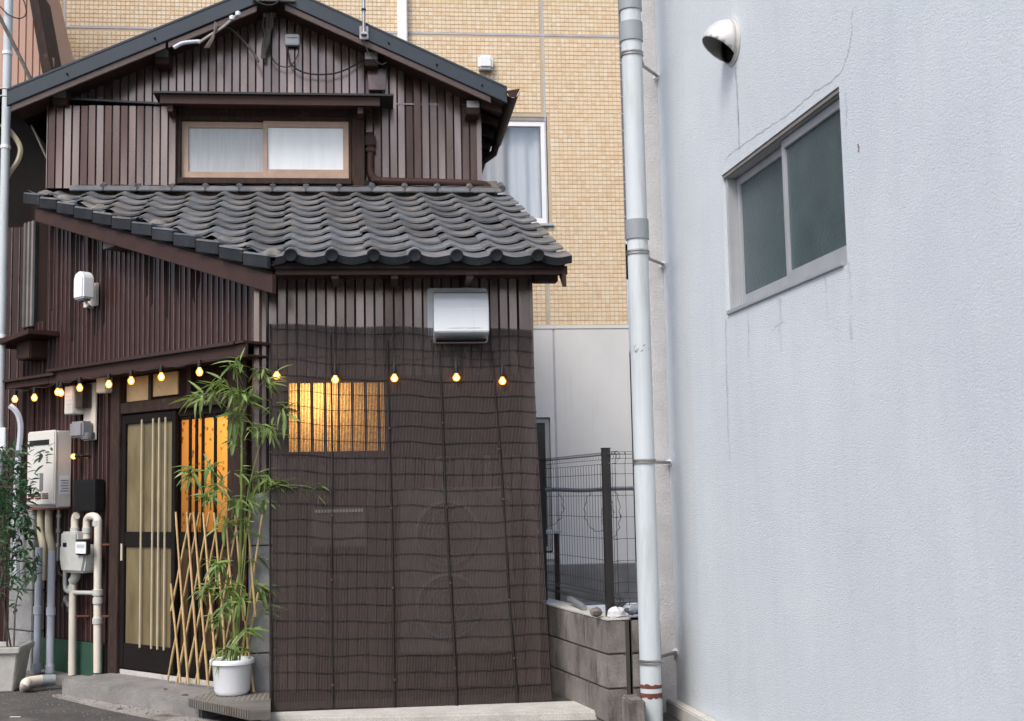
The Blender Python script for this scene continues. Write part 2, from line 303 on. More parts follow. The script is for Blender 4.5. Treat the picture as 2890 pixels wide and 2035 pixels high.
# mosaic: one colour per tile (tile index from position)
PT = .05; TX0, TZ0 = 1.985+.008, 3.335
m_mos, t_, p_, N_, Lk_ = nmat('ochre_mosaic_tile')
geo = N_('NewGeometry'); sb = N_('VectorMath'); sb.operation = 'SUBTRACT'; sb.inputs[1].default_value = (TX0, 0, TZ0); Lk_(geo.outputs['Position'], sb.inputs[0])
dv = N_('VectorMath'); dv.operation = 'DIVIDE'; dv.inputs[1].default_value = (PT, 999, PT); Lk_(sb.outputs[0], dv.inputs[0])
fl = N_('VectorMath'); fl.operation = 'FLOOR'; Lk_(dv.outputs[0], fl.inputs[0])
wn = N_('TexWhiteNoise'); wn.noise_dimensions = '3D'; Lk_(fl.outputs[0], wn.inputs[0])
rp = N_('ValToRGB'); e = rp.color_ramp; e.elements[0].position = 0; e.elements[0].color = (.66, .48, .29, 1); e.elements[1].position = 1; e.elements[1].color = (.73, .62, .46, 1)
for ps, cc in ((.3, (.70, .54, .35)), (.6, (.715, .565, .38)), (.85, (.725, .58, .40)), (.9, (.725, .59, .415))):
    x = e.elements.new(ps); x.color = (*cc, 1)
Lk_(wn.outputs['Value'], rp.inputs[0])
gn = N_('TexNoise'); gn.inputs['Scale'].default_value = 160; Lk_(geo.outputs['Position'], gn.inputs['Vector'])
mr_ = N_('MapRange'); mr_.inputs[3].default_value = .86; mr_.inputs[4].default_value = 1.12; Lk_(gn.outputs['Fac'], mr_.inputs[0])
sc_ = N_('VectorMath'); sc_.operation = 'SCALE'; Lk_(rp.outputs[0], sc_.inputs[0]); Lk_(mr_.outputs[0], sc_.inputs['Scale']); Lk_(sc_.outputs[0], p_.inputs['Base Color'])
p_.inputs['Roughness'].default_value = .4

# rendered wall of the grey building: sprayed stucco, faint stains with their own shapes
m_stucco, t_, p_, N_, Lk_ = nmat('pale_blue_grey_stucco')
geo = N_('NewGeometry')
def nz(scale, stretch, detail=5, rough=.6):
    mp = N_('Mapping'); mp.inputs['Scale'].default_value = stretch; Lk_(geo.outputs['Position'], mp.inputs[0])
    n = N_('TexNoise'); n.inputs['Scale'].default_value = scale; n.inputs['Detail'].default_value = detail; n.inputs['Roughness'].default_value = rough; Lk_(mp.outputs[0], n.inputs['Vector']); return n.outputs['Fac']
rp = N_('ValToRGB'); rp.color_ramp.elements[0].position = .3; rp.color_ramp.elements[1].position = .7
rp.color_ramp.elements[0].color = (.56, .602, .632, 1); rp.color_ramp.elements[1].color = (.635, .673, .695, 1)
Lk_(nz(1.1, (1, 1, .8), 6), rp.inputs[0])
st = N_('MapRange'); st.inputs[1].default_value = .5; st.inputs[2].default_value = .85; st.inputs[3].default_value = 0; st.inputs[4].default_value = .26; Lk_(nz(3, (3, 3, .22), 6, .65), st.inputs[0])
mm = N_('Mix'); mm.data_type = 'RGBA'; Lk_(st.outputs[0], mm.inputs[0]); Lk_(rp.outputs[0], mm.inputs[6]); mm.inputs[7].default_value = (.42, .46, .485, 1)
gsp = N_('MapRange'); gsp.inputs[1].default_value = .3; gsp.inputs[2].default_value = .7; gsp.inputs[3].default_value = .90; gsp.inputs[4].default_value = 1.07; Lk_(nz(150, (1, .8, 1.2), 3, .7), gsp.inputs[0])
ssc = N_('VectorMath'); ssc.operation = 'SCALE'; Lk_(mm.outputs[2], ssc.inputs[0]); Lk_(gsp.outputs[0], ssc.inputs['Scale'])
Lk_(ssc.outputs[0], p_.inputs['Base Color']); p_.inputs['Roughness'].default_value = .7
ad = N_('Math'); ad.operation = 'MULTIPLY_ADD'; ad.inputs[1].default_value = .5; Lk_(nz(330, (1, .75, 1.25), 3), ad.inputs[0]); Lk_(nz(135, (1, .7, 1.3), 3, .5), ad.inputs[2])
bp = N_('Bump'); bp.inputs['Strength'].default_value = .55; bp.inputs['Distance'].default_value = .0062; Lk_(ad.outputs[0], bp.inputs['Height']); Lk_(bp.outputs[0], p_.inputs['Normal'])
m_beige = M('beige_rough_render', (.63, .61, .60), (.54, .52, .51), rough=.9, nscale=8, bump=.7, bscale=110, bdist=.008, fine=.12)

# ================================================================== SETTING
struct(MB().add([(-80, -60, ZG), (80, -60, ZG), (80, 120, ZG), (-80, 120, ZG)], [(0, 1, 2, 3)]).build('street', m_asph))
# concrete gutter strip along the step, kerb ledge under the blind
def strip_on_ground(name, pts, z0, z1, mat, bev=.006):
    n = len(pts); v = [(x, y, z0) for x, y in pts]+[(x, y, z1) for x, y in pts]
    o = MB().add(v, [tuple(range(n)), tuple(range(n, 2*n))]+[(i, (i+1) % n, n+(i+1) % n, n+i) for i in range(n)]).build(name, mat, None, bev)
    return struct(o)
g = [LW(s, o, 0) for s, o in ((1.72, .42), (1.72, .47), (.9, .56), (.15, .60), (-.3, .60), (-.3, .42))]
strip_on_ground('gutter', [(p.x, p.y) for p in g], ZG-.05, ZG+.012, m_gut, .004)
strip_on_ground('ledge', [(-.70, 7.88), (.05, 7.74), (1.33, 7.62), (1.33, 8.02), (-.70, 8.02)], ZG-.1, .142, m_conc_l, .012)
strip_on_ground('house_plinth', [(-.68, 8.025), (1.33, 8.025), (1.33, 8.46), (-.68, 8.46)], ZG-.1, .138, m_mort, .004)
g = [LW(s, o, 0) for s, o in ((1.69, -.05), (1.69, .14), (3.3, .16), (3.3, -.05))]
strip_on_ground('raised_footing', [(p.x, p.y) for p in g], ZG-.1, .155, m_conc, .01)

# ================================================================== TILE-CLAD APARTMENT BLOCK BEHIND
xr = 2.895; bx0 = -4.6
t = thing('apartment_block', 'ochre mosaic tiled apartment block with cream lower wall behind the old house', 'building', (0, YT, ZG))
wx0, wx1, wz0, wz1 = .75, tw(1540, 0)[0]-.02, tw(1535, 632)[1], tw(1535, 330)[1]
core = MB()
core.box(TW, bx0, wx0, -6, 0, 3.33, 10); core.box(TW, wx1, xr, -6, 0, 3.33, 10); core.box(TW, wx0, wx1, -6, 0, wz1, 10); core.box(TW, wx0, wx1, -6, 0, 3.33, wz0)
core.box(TW, wx0, wx1, -6, -.35, wz0, wz1)
wall = core.build('upper_wall', m_grout, t)
def tile_ok(x, z, jx=1.985):
    if x+PT > wx0-.005 and x < wx1+.005 and z+PT > wz0-.005 and z < wz1+.005: return False
    return True
hj = tw(1500, 99)[1]                                   # horizontal joint height
vj = [tw(1535, 200)[0], tw(182, 60)[0]]
tmesh = MB()
g_ = .0022
def tile_geo(mb, x, z):
    a0, a1, c0, c1 = x+g_, x+PT-g_, z+g_, z+PT-g_; e = .003
    p = [TW(a0, 0, c0), TW(a1, 0, c0), TW(a1, 0, c1), TW(a0, 0, c1), TW(a0+e, .006, c0+e), TW(a1-e, .006, c0+e), TW(a1-e, .006, c1-e), TW(a0+e, .006, c1-e)]
    mb.add(p, [(4, 5, 6, 7), (0, 1, 5, 4), (1, 2, 6, 5), (2, 3, 7, 6), (3, 0, 4, 7)])
one = MB(); e = .003; q = PT-2*g_
one.add([(0, 0, 0), (q, 0, 0), (q, 0, q), (0, 0, q), (e, -.006, e), (q-e, -.006, e), (q-e, -.006, q-e), (e, -.006, q-e)], [(4, 5, 6, 7), (0, 1, 5, 4), (1, 2, 6, 5), (2, 3, 7, 6), (3, 0, 4, 7)])
one = one.mesh('wall_tile', m_mos, recalc=False)
nx0, nx1 = int((bx0-TX0)/PT), int((xr-TX0)/PT+1e-6)
single = 0
for j in range(0, 88):
    z = TZ0+.004+j*PT
    if abs(z+PT/2-hj) < .03: continue
    for i in range(nx0, nx1):
        x = TX0+i*PT
        if any(abs(x+PT/2-v) < .028 for v in vj) and i < 0: continue
        if z < 5.0 and x < .9: continue
        if not tile_ok(x, z): continue
        if i >= 0 and j < 17 and single < 300:
            piece('wall_tile', one, wall, Matrix.Translation(TW(x+g_, 0, z+g_))); single += 1
        else: tile_geo(tmesh, x, z)
stuff(tmesh.build('tile_field', m_mos, t, recalc=False))
for v in vj:
    B('sealant_joint', m_joint, t, TW, v-.008, v+.008, .001, .0045, 3.34, 9.9)
B('sealant_joint', m_joint, t, TW, bx0, xr, .0015, .005, hj-.010, hj+.010)
a, c = tw(1121, 60); b_, _ = tw(1149, 60)
B('white_downpipe_cover', m_wframe, t, TW, a, b_, .006, .09, 5.6, 9.9, bev=.01)
# lower cream wall
lj = tw(1563, 1000)[0]
lw0, lw1, lz0, lz1 = 1.2, tw(1552, 1180)[0], .75, tw(1540, 1178)[1]
low = MB(); low.box(TW, bx0, lw0, -6, .02, 0, 3.29); low.box(TW, lw1, lj-.012, -6, .02, 0, 3.29); low.box(TW, lw0, lw1, -6, .02, lz1, 3.29); low.box(TW, lw0, lw1, -6, .02, 0, lz0); low.box(TW, lw0, lw1, -6, -.3, lz0, lz1)
low.build('lower_wall', m_cream, t); MB().box(TW, lj+.012, xr+.005, -6, .02, 0, 3.29).build('lower_wall', m_cream, t)
B('sealant_joint', m_joint, t, TW, lj-.012, lj+.012, -.1, .012, 0, 3.29)
B('string_course', m_cream, t, TW, bx0, xr+.012, -.1, .028, 3.292, 3.333, bev=.004)
B('plinth', m_conc, t, TW, 1.0, xr+.06, .02, .22, 0, .62, bev=.01)
def framed(parent, F, x0, x1, z0, z1, b, fw, mat, nm='window', glass=m_obscure, curtain=False):
    w_ = MB(); w_.box(F, x0, x0+fw, b-.03, b+.03, z0, z1); w_.box(F, x1-fw, x1, b-.03, b+.03, z0, z1); w_.box(F, x0+fw, x1-fw, b-.03, b+.03, z1-fw, z1); w_.box(F, x0+fw, x1-fw, b-.03, b+.03, z0, z0+fw)
    o = w_.build(nm, mat, parent, .003)
    if curtain:
        rnd = [random.uniform(0, 6) for _ in range(4)]
        fold = lambda u: .018*math.sin(u*31+rnd[0])+.012*math.sin(u*53+rnd[1])+.008*math.sin(u*17+rnd[2])
        MB().grid(lambda u, v: F(x0+fw+(x1-x0-2*fw)*u, b-.10+fold(u)*(1-.25*v), z0+.02+(z1-z0-.04)*v), 90, 3).build('curtain', m_curt, o, smooth=True)
        g2 = bpy.data.materials.get('clear_pane')
        B('pane', g2, o, F, x0+fw, x1-fw, b-.006, b, z0+fw, z1-fw)
    else: B('pane', glass, o, F, x0+fw, x1-fw, b-.01, b, z0+fw, z1-fw)
    return o
m_clear, t_, p_, N_, Lk_ = nmat('clear_pane')
tb = N_('BsdfTransparent'); tb.inputs[0].default_value = (.93, .95, .95, 1); gl = N_('BsdfGlossy'); gl.inputs['Roughness'].default_value = .05
mx_ = N_('MixShader'); mx_.inputs[0].default_value = .10; Lk_(tb.outputs[0], mx_.inputs[1]); Lk_(gl.outputs[0], mx_.inputs[2]); Lk_(mx_.outputs[0], t_.nodes['Material Output'].inputs[0])
framed(t, TW, wx0+.005, wx1-.012, wz0+.01, wz1-.05, -.045, .06, m_wframe, curtain=True)
B('window_lintel', m_alud, t, TW, wx0, wx1-.002, -.09, -.006, wz1-.048, wz1-.001)
B('window_sill', m_alu, t, TW, wx0, wx1+.05, -.08, .04, wz0-.03, wz0-.001, bev=.004)
framed(t, TW, lw0+.004, lw1-.004, lz0+.02, lz1-.01, -.06, .05, m_alu, glass=m_darkglass)
B('window_sill', m_cream, t, TW, lw0, lw1+.06, .021, .09, lz0-.07, lz0-.01, bev=.004)
# vent cap on the tiled wall
x, z = tw(1370, 175, .08)
v = thing('wall_vent', 'small white rounded vent cap on the ochre tiled wall', 'vent', TW(x, .006, z-.08))
hw = .088
MB().box(TW, x-hw, x+hw, .007, .11, z-.085, z+.085).build('hood', m_white, v, .03, True)
B('louvre', m_grey, v, TW, x-hw+.012, x+hw-.012, .02, .1, z-.1, z-.086)

# ================================================================== FAR BUILDING SEEN IN THE SLOT
fb = thing('far_building', 'mauve clad building seen in the narrow slot behind the downpipe', 'building', (4.9, 24, ZG))
def FB(a, b, c): return Vector((a, 24-b, c))
MB().box(FB, 3.9, 7, -5, 0, 6.3, 14).build('wall', m_purple, fb)
for k in range(22):
    B('cladding_joint', m_joint, fb, FB, 3.9, 7, .002, .012, 6.35+k*.34, 6.37+k*.34)
B('wall', m_dark, fb, FB, 3.9, 7, -5, -.4, 3.0, 6.3)
B('parapet', m_wframe, fb, FB, 3.9, 7, -.05, .15, 4.05, 5.45, bev=.02)
B('handrail', m_wframe, fb, FB, 3.9, 7, .02, .09, 6.15, 6.24)
for k in range(14): B('baluster', m_wframe, fb, FB, 4.3+k*.18, 4.33+k*.18, .03, .06, 5.45, 6.15)
B('shutter', m_wood, fb, FB, 3.9, 7, -.1, .05, ZG, 3.95)

# ================================================================== THE OLD HOUSE
H = thing('wooden_house', 'old two storey house clad in brown ribbed metal with a grey pantiled lower roof', 'house', (-.8, 9.4, ZG))
SW = .0635
smb = MB()
prof = [(0, 0), (.0036, 0), (.0070, -.015), (.0565, -.015), (.0599, 0), (SW, 0)]
for k in range(5):
    (x0, y0), (x1, y1) = prof[k], prof[k+1]
    smb.add([(x0, y0, 0), (x1, y1, 0), (x1, y1, 1), (x0, y0, 1)], [(0, 1, 2, 3)])
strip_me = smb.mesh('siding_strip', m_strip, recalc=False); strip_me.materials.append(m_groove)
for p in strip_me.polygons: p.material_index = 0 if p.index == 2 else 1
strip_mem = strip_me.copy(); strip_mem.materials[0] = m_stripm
smb = MB(); prof = [(0, 0), (.047, 0), (.0485, -.011), (.0545, -.011), (.0590, 0), (SW, 0)]
for k in range(5):
    (x0, y0), (x1, y1) = prof[k], prof[k+1]
    smb.add([(x0, y0, 0), (x1, y1, 0), (x1, y1, 1), (x0, y0, 1)], [(0, 1, 2, 3)])
strip_me2 = smb.mesh('siding_strip', m_strip2, recalc=False); strip_me2.materials.append(m_edge)
for p in strip_me2.polygons: p.material_index = 1 if p.index in (2,) else 0
def siding(parent, F, ang, a0, a1, bot, top, b=0, me=strip_me, jit=1.0, tilt=1.0):
    n = int(round(abs(a1-a0)/SW)); st = (a1-a0)/n
    for i in range(n):
        a = a0+i*st; am = a+st/2
        zs = []
        lo = bot(am) if callable(bot) else bot; hi = top(am) if callable(top) else top
        if hi-lo < .04: continue
        p = F(a, b, lo)
        Mx = Matrix.Translation(p) @ Matrix.Rotation(ang+R_(random.gauss(0, .9))*jit, 4, 'Z') @ Matrix.Rotation(R_(random.gauss(0, .35))*tilt, 4, 'X') @ Matrix.Diagonal((abs(st)/SW, 1, hi-lo, 1))
        piece('siding_strip', me, parent, Mx)
# ---- upper gable
APX, APZ, SLP = -.797, 5.50, .452
def rz(x): return APZ-SLP*abs(x-APX)                 # top of barge at the gable
UX0, UX1 = -2.55, .865
gw_ = MB(); gw_.prism(UP, [(UX0, 3.6), (UX1, 3.6), (UX1, rz(UX1)-.1), (APX, APZ-.12), (UX0, rz(UX0)-.1)], -.08, -.002)
gable = gw_.build('gable_wall', m_core, H)
MB().box(WO, UX1-.06, UX1, YU+.08, 13.4, 3.0, rz(UX1)-.12).build('side_wall', m_core, H)
MB().box(WO, UX0, UX0+.06, YU+.08, 13.4, 2.2, rz(UX0)-.12).build('side_wall', m_core, H)
wl, wr = up(516, 343)[0], up(985, 343)[0]; wt, wb = up(700, 343)[1], up(700, 512)[1]
post_r = up(1031, 400)[0]; cz = up(700, 262, .35)[1]
def gtop(x): return rz(x)-.10
tb0, tb1 = UX0-.005, up(505, 400)[0]                 # shutter box
tbz0, tbz1 = up(300, 533, .12)[1], up(300, 300, .12)[1]
siding(gable, UP, 0, UX0+.02, UX0+.02+SW*5, lambda a: tbz1-.05, gtop)
siding(gable, UP, 0, UX0+.02+SW*5, post_r, lambda a: cz-.08, gtop, jit=.6, tilt=.6)
siding(gable, UP, 0, post_r, UX1-.02, lambda a: 3.75, gtop, jit=1.3, tilt=1.4, me=strip_mem)
B('corner_trim', m_strip, H, UP, UX1-.03, UX1+.012, -.02, .018, 3.7, rz(UX1)-.1, bev=.003)
B('flashing', m_strip, H, UP, up(1090, 290)[0], UX1-.035, .0135, .018, up(1200, 296)[1]-.006, up(1200, 296)[1]+.006)
# roof slab, barge faces, second fascia
slab = MB(); X0, X1 = -2.80, 1.05
slab.prism(lambda a, b, c: Vector((a, b, c)), [(X0, rz(X0)-.115), (X0, rz(X0)-.01), (APX, APZ-.01), (X1, rz(X1)-.01), (X1, rz(X1)-.115), (APX, APZ-.115)], 9.985, 13.6)
roof = slab.build('main_roof', m_dark, H)
for xa, xb in ((X0-.01, APX), (APX, X1+.012)):
    MB().prism(WO, [(xa, rz(xa)-.128), (xb, rz(xb)-.128), (xb, rz(xb)), (xa, rz(xa))], 9.95, 9.983).build('barge_cover', m_slate, roof, .004)
    MB().prism(WO, [(xa, rz(xa)-.008), (xb, rz(xb)-.008), (xb, rz(xb)+.008), (xa, rz(xa)+.008)], 9.945, 13.65).build('roof_sheet', m_slate, roof)
bp = [(X0, APX-.14), (APX+.14, X1-.14)]
for (xa, xb), dz in ((( X0+.02, -1.62), .0), ((-1.60, APX-.12), .006), ((APX+.1, X1-.12), 0)):
    MB().prism(WO, [(xa, rz(xa)-.182-dz), (xb, rz(xb)-.182-dz), (xb, rz(xb)-.132-dz), (xa, rz(xa)-.132-dz)], 9.965, 9.99).build('fascia_board', m_fascia2, roof, .003)
MB().prism(WO, [(APX-.16, APZ-.17), (APX+.19, APZ-.17), (APX+.15, APZ-.11), (APX-.14, APZ-.11)], 9.91, 9.947).build('ridge_end_cap', m_alud, roof, .008)
for x in (-2.36, -1.7, .12, .5, .86):
    MB().lathe((x, 9.95, rz(x)-.075), [(.007, -.012), (.007, 0), (.0, .0)], 8, (0, 1, 0)).build('screw', m_black, roof)
# soffit under the overhang
for xa, xb in ((X0+.02, APX), (APX, X1-.02)):
    MB().prism(WO, [(xa, rz(xa)-.14), (xb, rz(xb)-.14), (xb, rz(xb)-.118), (xa, rz(xa)-.118)], 9.99, YU+.02).build('soffit_board', m_brown, roof)
# purlin ends with sheet caps
for px, py in ((172, 280), (459, 165), (1048, 172), (1334, 308)):
    x, z = up(px, py, .16); MB().box(UP, x-.055, x+.055, .0, .2, z-.055, z+.06).build('purlin_end', m_brown, gable, .006)
    B('purlin_cap', m_steel, gable, UP, x-.05, x+.05, .201, .207, z-.0, z+.056)
x0, z0 = up(1041, 254, .08); x1, z1 = up(1087, 195, .08)
MB().prism(UP, [(x0, z0), (x1, z0), (x1+.012, z1), (x0-.012, z1)], .015, .09).build('boxed_bracket', m_strip, gable, .004)
# rafters and gutter on the eave
for k in range(5):
    y = 10.12+k*.36; MB().prism(lambda a, b, c: Vector((a, y+b, c)), [(UX1, rz(UX1)-.20), (X1-.02, rz(X1)-.17), (X1-.02, rz(X1)-.12), (UX1, rz(UX1)-.13)], -.025, .025).build('rafter', m_brown, roof)
gz = rz(X1)-.02
MB().grid(lambda u, v: Vector((X1+.055-.055*math.cos(math.pi*u), 9.93+1.5*v, gz-.02-.055*math.sin(math.pi*u))), 10, 2).build('gutter', m_brown, roof, smooth=True)
MB().prism(WO, [(X1-.0, gz-.02), (X1+.03, gz-.072), (X1+.08, gz-.072), (X1+.112, gz-.0)], 9.925, 9.93).build('gutter_end', m_brown, roof)
MB().tube([(X1+.05, 11.35, gz-.06), (X1+.03, 11.36, gz-.14), (.93, 11.38, gz-.26), (.925, 11.38, 3.3)], .035, 10).build('downpipe', m_brown, roof, smooth=True)
# canopy above the window
ca, cb = up(432, 262, .35)[0], up(1111, 268, .35)[0]
can = MB().box(UP, ca, cb, -.0, .36, cz-.012, cz+.004).build('window_canopy', m_black, H)
B('canopy_fascia', m_brown, can, UP, ca+.05, up(1022, 280, .33)[0]+.14, .30, .33, cz-.085, cz-.0125)
for px in (485, 1017): x = up(px, 290, .2)[0]; B('canopy_bracket', m_brown, can, UP, x-.022, x+.022, .02, .30, cz-.14, cz-.087)
B('canopy_soffit', m_brown, can, UP, ca+.08, post_r+.06, .0, .30, cz-.05, cz-.035)
B('header_beam', m_wood, H, UP, tb1+.01, post_r, .0, .10, wt+.02, wt+.16)
# window
W_ = MB()
W_.box(UP, wl-.03, wl, .0, .11, wb-.05, wt+.018); W_.box(UP, wr, wr+.02, .0, .11, wb-.05, wt+.018); W_.box(UP, wl, wr, .0, .105, wt-.022, wt+.018)
win = W_.build('window', m_wood, H, .004)
B('window_post', m_wood, H, UP, wr+.022, post_r-.005, .0, .12, wb-.10, wt+.1, bev=.006)
B('window_sill', m_wood, H, UP, wl-.02, wr+.02, .0, .15, wb-.055, wb-.006, bev=.005)
B('sill_board', m_wood, H, UP, tb1, post_r, -.002, .11, 3.72, wb-.062, bev=.005)
wm = up(752, 400)[0]; ft = wt-.024
for k, (xa, xb, b, pm) in enumerate(((wl+.002, wm+.018, .055, m_pane_grey), (wm-.018, wr-.002, .09, m_pane_white))):
    s_ = MB(); fw = .05; rail = .06 if k == 0 else .075
    s_.box(UP, xa, xa+(.055 if k == 0 else .036), b-.015, b+.015, wb, ft); s_.box(UP, xb-(.035 if k == 0 else .045), xb, b-.015, b+.015, wb, ft)
    s_.box(UP, xa+.03, xb-.03, b-.014, b+.014, ft-.05, ft); s_.box(UP, xa+.03, xb-.03, b-.014, b+.014, wb, wb+rail)
    so_ = s_.build('sash', m_sash, win, .003)
    B('pane', pm, so_, UP, xa+.03, xb-.03, b-.006, b-.002, wb+.04, ft-.03)
B('track', m_sash, win, UP, wl, wr, .02, .104, wb-.004, wb)
# shutter box
sbx = MB().box(UP, tb0, tb1, .0, .118, tbz0+.01, tbz1).build('shutter_box', m_core, H)
siding(sbx, lambda a, b, c: UP(a, b+.121, c), 0, tb0, tb1, tbz0, tbz1, jit=1.6, tilt=1.6, me=strip_mem)
MB().prism(UP, [(tb0-.02, tbz1+.045), (tb1+.03, tbz1+.0), (tb1+.03, tbz1+.016), (tb0-.02, tbz1+.06)], .0, .17).build('shutter_box_cap', m_black, sbx)
B('shutter_box_side', m_strip, sbx, UP, tb0-.006, tb0-.001, .0, .132, tbz0, tbz1)
# brown drainpipe on the upper wall
p1 = [onY(px, py, YU-.06) for px, py in ((1045, 375), (1045, 440), (1046, 488), (1060, 507), (1090, 512), (1220, 515), (1345, 520), (1372, 526), (1385, 545), (1386, 575))]
MB().tube(curve(p1, 4), .033, 12).build('wall_drainpipe', m_brown, H, smooth=True)
x, z = up(1045, 395, .06); MB().box(UP, x-.045, x+.045, .015, .105, z-.06, z+.03).build('rain_hopper', m_brown, H, .01)
for px, py in ((1046, 425), (1062, 509)): 
    q = onY(px, py, YU-.06); B('pipe_collar', m_brown, H, UP, q.x-.04, q.x+.04, .02, .10, q.z-.02, q.z+.02, bev=.008)

# ---- lower roof: deck + individual pantiles
RS, RZ0, RY0 = .42, 2.885, 7.97
RA = math.atan(RS)
def roofz(Y): return RZ0+RS*(Y-RY0)
def vline(o):                                        # verge line on plan
    return LC+LN*o
VO = .22
deck = MB()
pA = LW(-.38, VO-.02, 0); pB = LW(2.66, VO-.02, 0)
pts = [(pA.x, pA.y), (1.2, RY0+.02), (1.08, YU), (pB.x, YU+.25), (pB.x, pB.y)]
pts = [(pA.x-.0, max(pA.y, RY0+.02)), (1.2, RY0+.02), (1.08, YU+.05), (UX0+.1, YU+.05), (pB.x, pB.y)]
n = len(pts)
deck.add([(x, y, roofz(y)-.05) for x, y in pts]+[(x, y, roofz(y)-.005) for x, y in pts], [tuple(range(n)), tuple(range(n, 2*n))]+[(i, (i+1) % n, n+(i+1) % n, n+i) for i in range(n)])
lroof = deck.build('lower_roof', m_dark, H)
CP, RP, TLn = .257, (YU-.08-RY0)/math.cos(RA)/10, .27
def tz(x):
    x = x/CP
    return .018*math.exp(-(x/.14)**2)+.018*(math.cos(2*math.pi*x)*.5+.5)
def tile_mesh(name, eave=False):
    mb = MB(); N = 11; xs = [-.048+(.257+.012)*i/N for i in range(N+1)]
    th = .014
    def P(x, y, dz): return (x, y, tz(x)+.024*(1-y/TLn)+dz)
    for i in range(N):
        a, b = xs[i], xs[i+1]
        mb.add([P(a, 0, 0), P(b, 0, 0), P(b, TLn, 0), P(a, TLn, 0)], [(0, 1, 2, 3)])
        d = -.050 if eave else -th
        mb.add([P(a, -.001, d), P(b, -.001, d), P(b, 0, 0), P(a, 0, 0)], [(0, 1, 2, 3)])
        if eave: mb.add([P(a, 0, d), P(b, 0, d), P(b, .03, d), P(a, .03, d)], [(3, 2, 1, 0)])
    a = xs[-1]; mb.add([P(a, 0, 0), P(a, 0, -th), P(a, TLn, -th), P(a, TLn, 0)], [(0, 1, 2, 3)])
    a = xs[0]; mb.add([P(a, 0, 0), P(a, 0, -th), P(a, TLn, -th), P(a, TLn, 0)], [(3, 2, 1, 0)])
    if eave:
        mb.lathe((0, .03, .043), [(.042, 0), (.042, -.047), (.036, -.052), (.032, -.049), (.0, -.049)][::1], 16, (0, 1, 0))
        mb.v[-80:] = mb.v[-80:]
    me = mb.mesh(name, m_tile, smooth=True); me.materials.append(m_vtile)
    for p in me.polygons:
        if eave and (abs(p.normal.y) > .75 or p.center.y < -.0005): p.material_index = 1
    return me
t_me, e_me = tile_mesh('pantile'), tile_mesh('eave_pantile', True)
RX = onY(1514, 725, RY0).x
ROT = Matrix.Rotation(RA, 4, 'X')
vp = LC+LN*(VO-.01)
for r in range(10):
    yy = RY0+r*RP*math.cos(RA)
    for k in range(-0, 17):
        x = RX-k*CP-.068*(yy-RY0)
        Mx = Matrix.Translation((x+random.gauss(0, .0025), yy+random.gauss(0, .003), roofz(yy)+random.gauss(0, .0015))) @ Matrix.Rotation(R_(random.gauss(0, .4)), 4, 'Z') @ ROT @ Matrix.Rotation(R_(random.gauss(0, .5)), 4, 'Y')
        cs = [Mx @ Vector((a, b, 0)) for a in (-.048, .221) for b in (0, TLn)]
        ds = [(c-vp).dot(LN) for c in cs]
        if min(ds) > -.02 or (x < UX0-.2 and yy > 10.1): continue
        me = e_me if r == 0 else t_me
        if max(ds) > 0:
            me = me.copy(); bm = bmesh.new(); bm.from_mesh(me); inv = Mx.inverted()
            bmesh.ops.bisect_plane(bm, geom=bm.verts[:]+bm.edges[:]+bm.faces[:], plane_co=inv @ vp, plane_no=(inv.to_3x3() @ LN), clear_outer=True)
            bm.to_mesh(me); bm.free()
            if not me.polygons: continue
        piece('pantile', me, lroof, Mx)
# flat top course against the wall
for k in range(13):
    x = RX-.15+.16-k*.262; 
    if x < UX0+.02: break
    MB().grid(lambda u, v: Vector((x-.262*u, YU-.15+.14*v, roofz(YU-.15)+.085+.045*v+.012*math.sin(math.pi*u)+.004*k % .003)), 5, 1).add([], []).build('top_course_tile', m_tile, lroof, smooth=True)
    MB().tube([(x, YU-.165, roofz(YU-.15)+.075), (x, YU-.02, roofz(YU-.15)+.14)], .03, 8).build('top_course_roll', m_tile, lroof, smooth=True)
    B('top_course_lip', m_tile, lroof, WO, x-.257, x-.003, YU-.166, YU-.148, roofz(YU-.15)+.045, roofz(YU-.15)+.088, bev=.006)
B('wall_flashing', m_mortar, lroof, WO, UX0+.05, 1.0, YU-.03, YU-.001, 3.70, roofz(YU)+.11)
# verge: hanging verge tiles, mortar, barge board
vs0, vs1 = -.36, 2.70; nv = 12
def vz(s): return roofz(LW(s, VO, 0).y)
for k in range(nv):
    s0 = vs0+(vs1-vs0)*k/nv; s1 = vs0+(vs1-vs0)*(k+1)/nv-.004
    zm_ = (vz(s0)+vz(s1))/2+.014; hs = (vz(s1)-vz(s0))*.36; z0 = zm_-hs+random.uniform(-.004, .004); z1 = zm_+hs; dn = .078
    MB().prism(LW, [(s0, z0-dn), (s1, z1-dn), (s1, z1), (s0, z0)], VO-.005+random.uniform(-.004, .004), VO+.02).build('verge_tile', m_vtile, lroof, .005)
    MB().prism(LW, [(s0, z0-.004), (s1, z1-.004), (s1, z1+.014), (s0, z0+.014)], VO-.10, VO+.019).build('verge_cap_tile', m_tile, lroof, .005)
    if random.random() < .75:
        sm = s0+.1; zc = vz(sm)+.03
        MB().lathe(LW(sm, VO-.1, zc-.02), [(.085, 0), (.07, .03), (.035, .055), (.0, .06)], 7, (random.uniform(-.3, .3), random.uniform(-.3, .3), 1)).build('mortar_fill', m_mortar, lroof, smooth=True)
MB().prism(LW, [(vs0, vz(vs0)-.205), (2.58, vz(2.58)-.19), (2.58, vz(2.58)-.085), (vs0, vz(vs0)-.085)], VO-.05, VO-.018).build('verge_board', m_brown, lroof, .004)
MB().prism(LW, [(vs0+.05, vz(vs0+.05)-.10), (2.58, vz(2.58)-.10), (2.58, vz(2.58)-.07), (vs0+.05, vz(vs0+.05)-.07)], -.05, VO-.052).build('verge_soffit', m_brown, lroof)
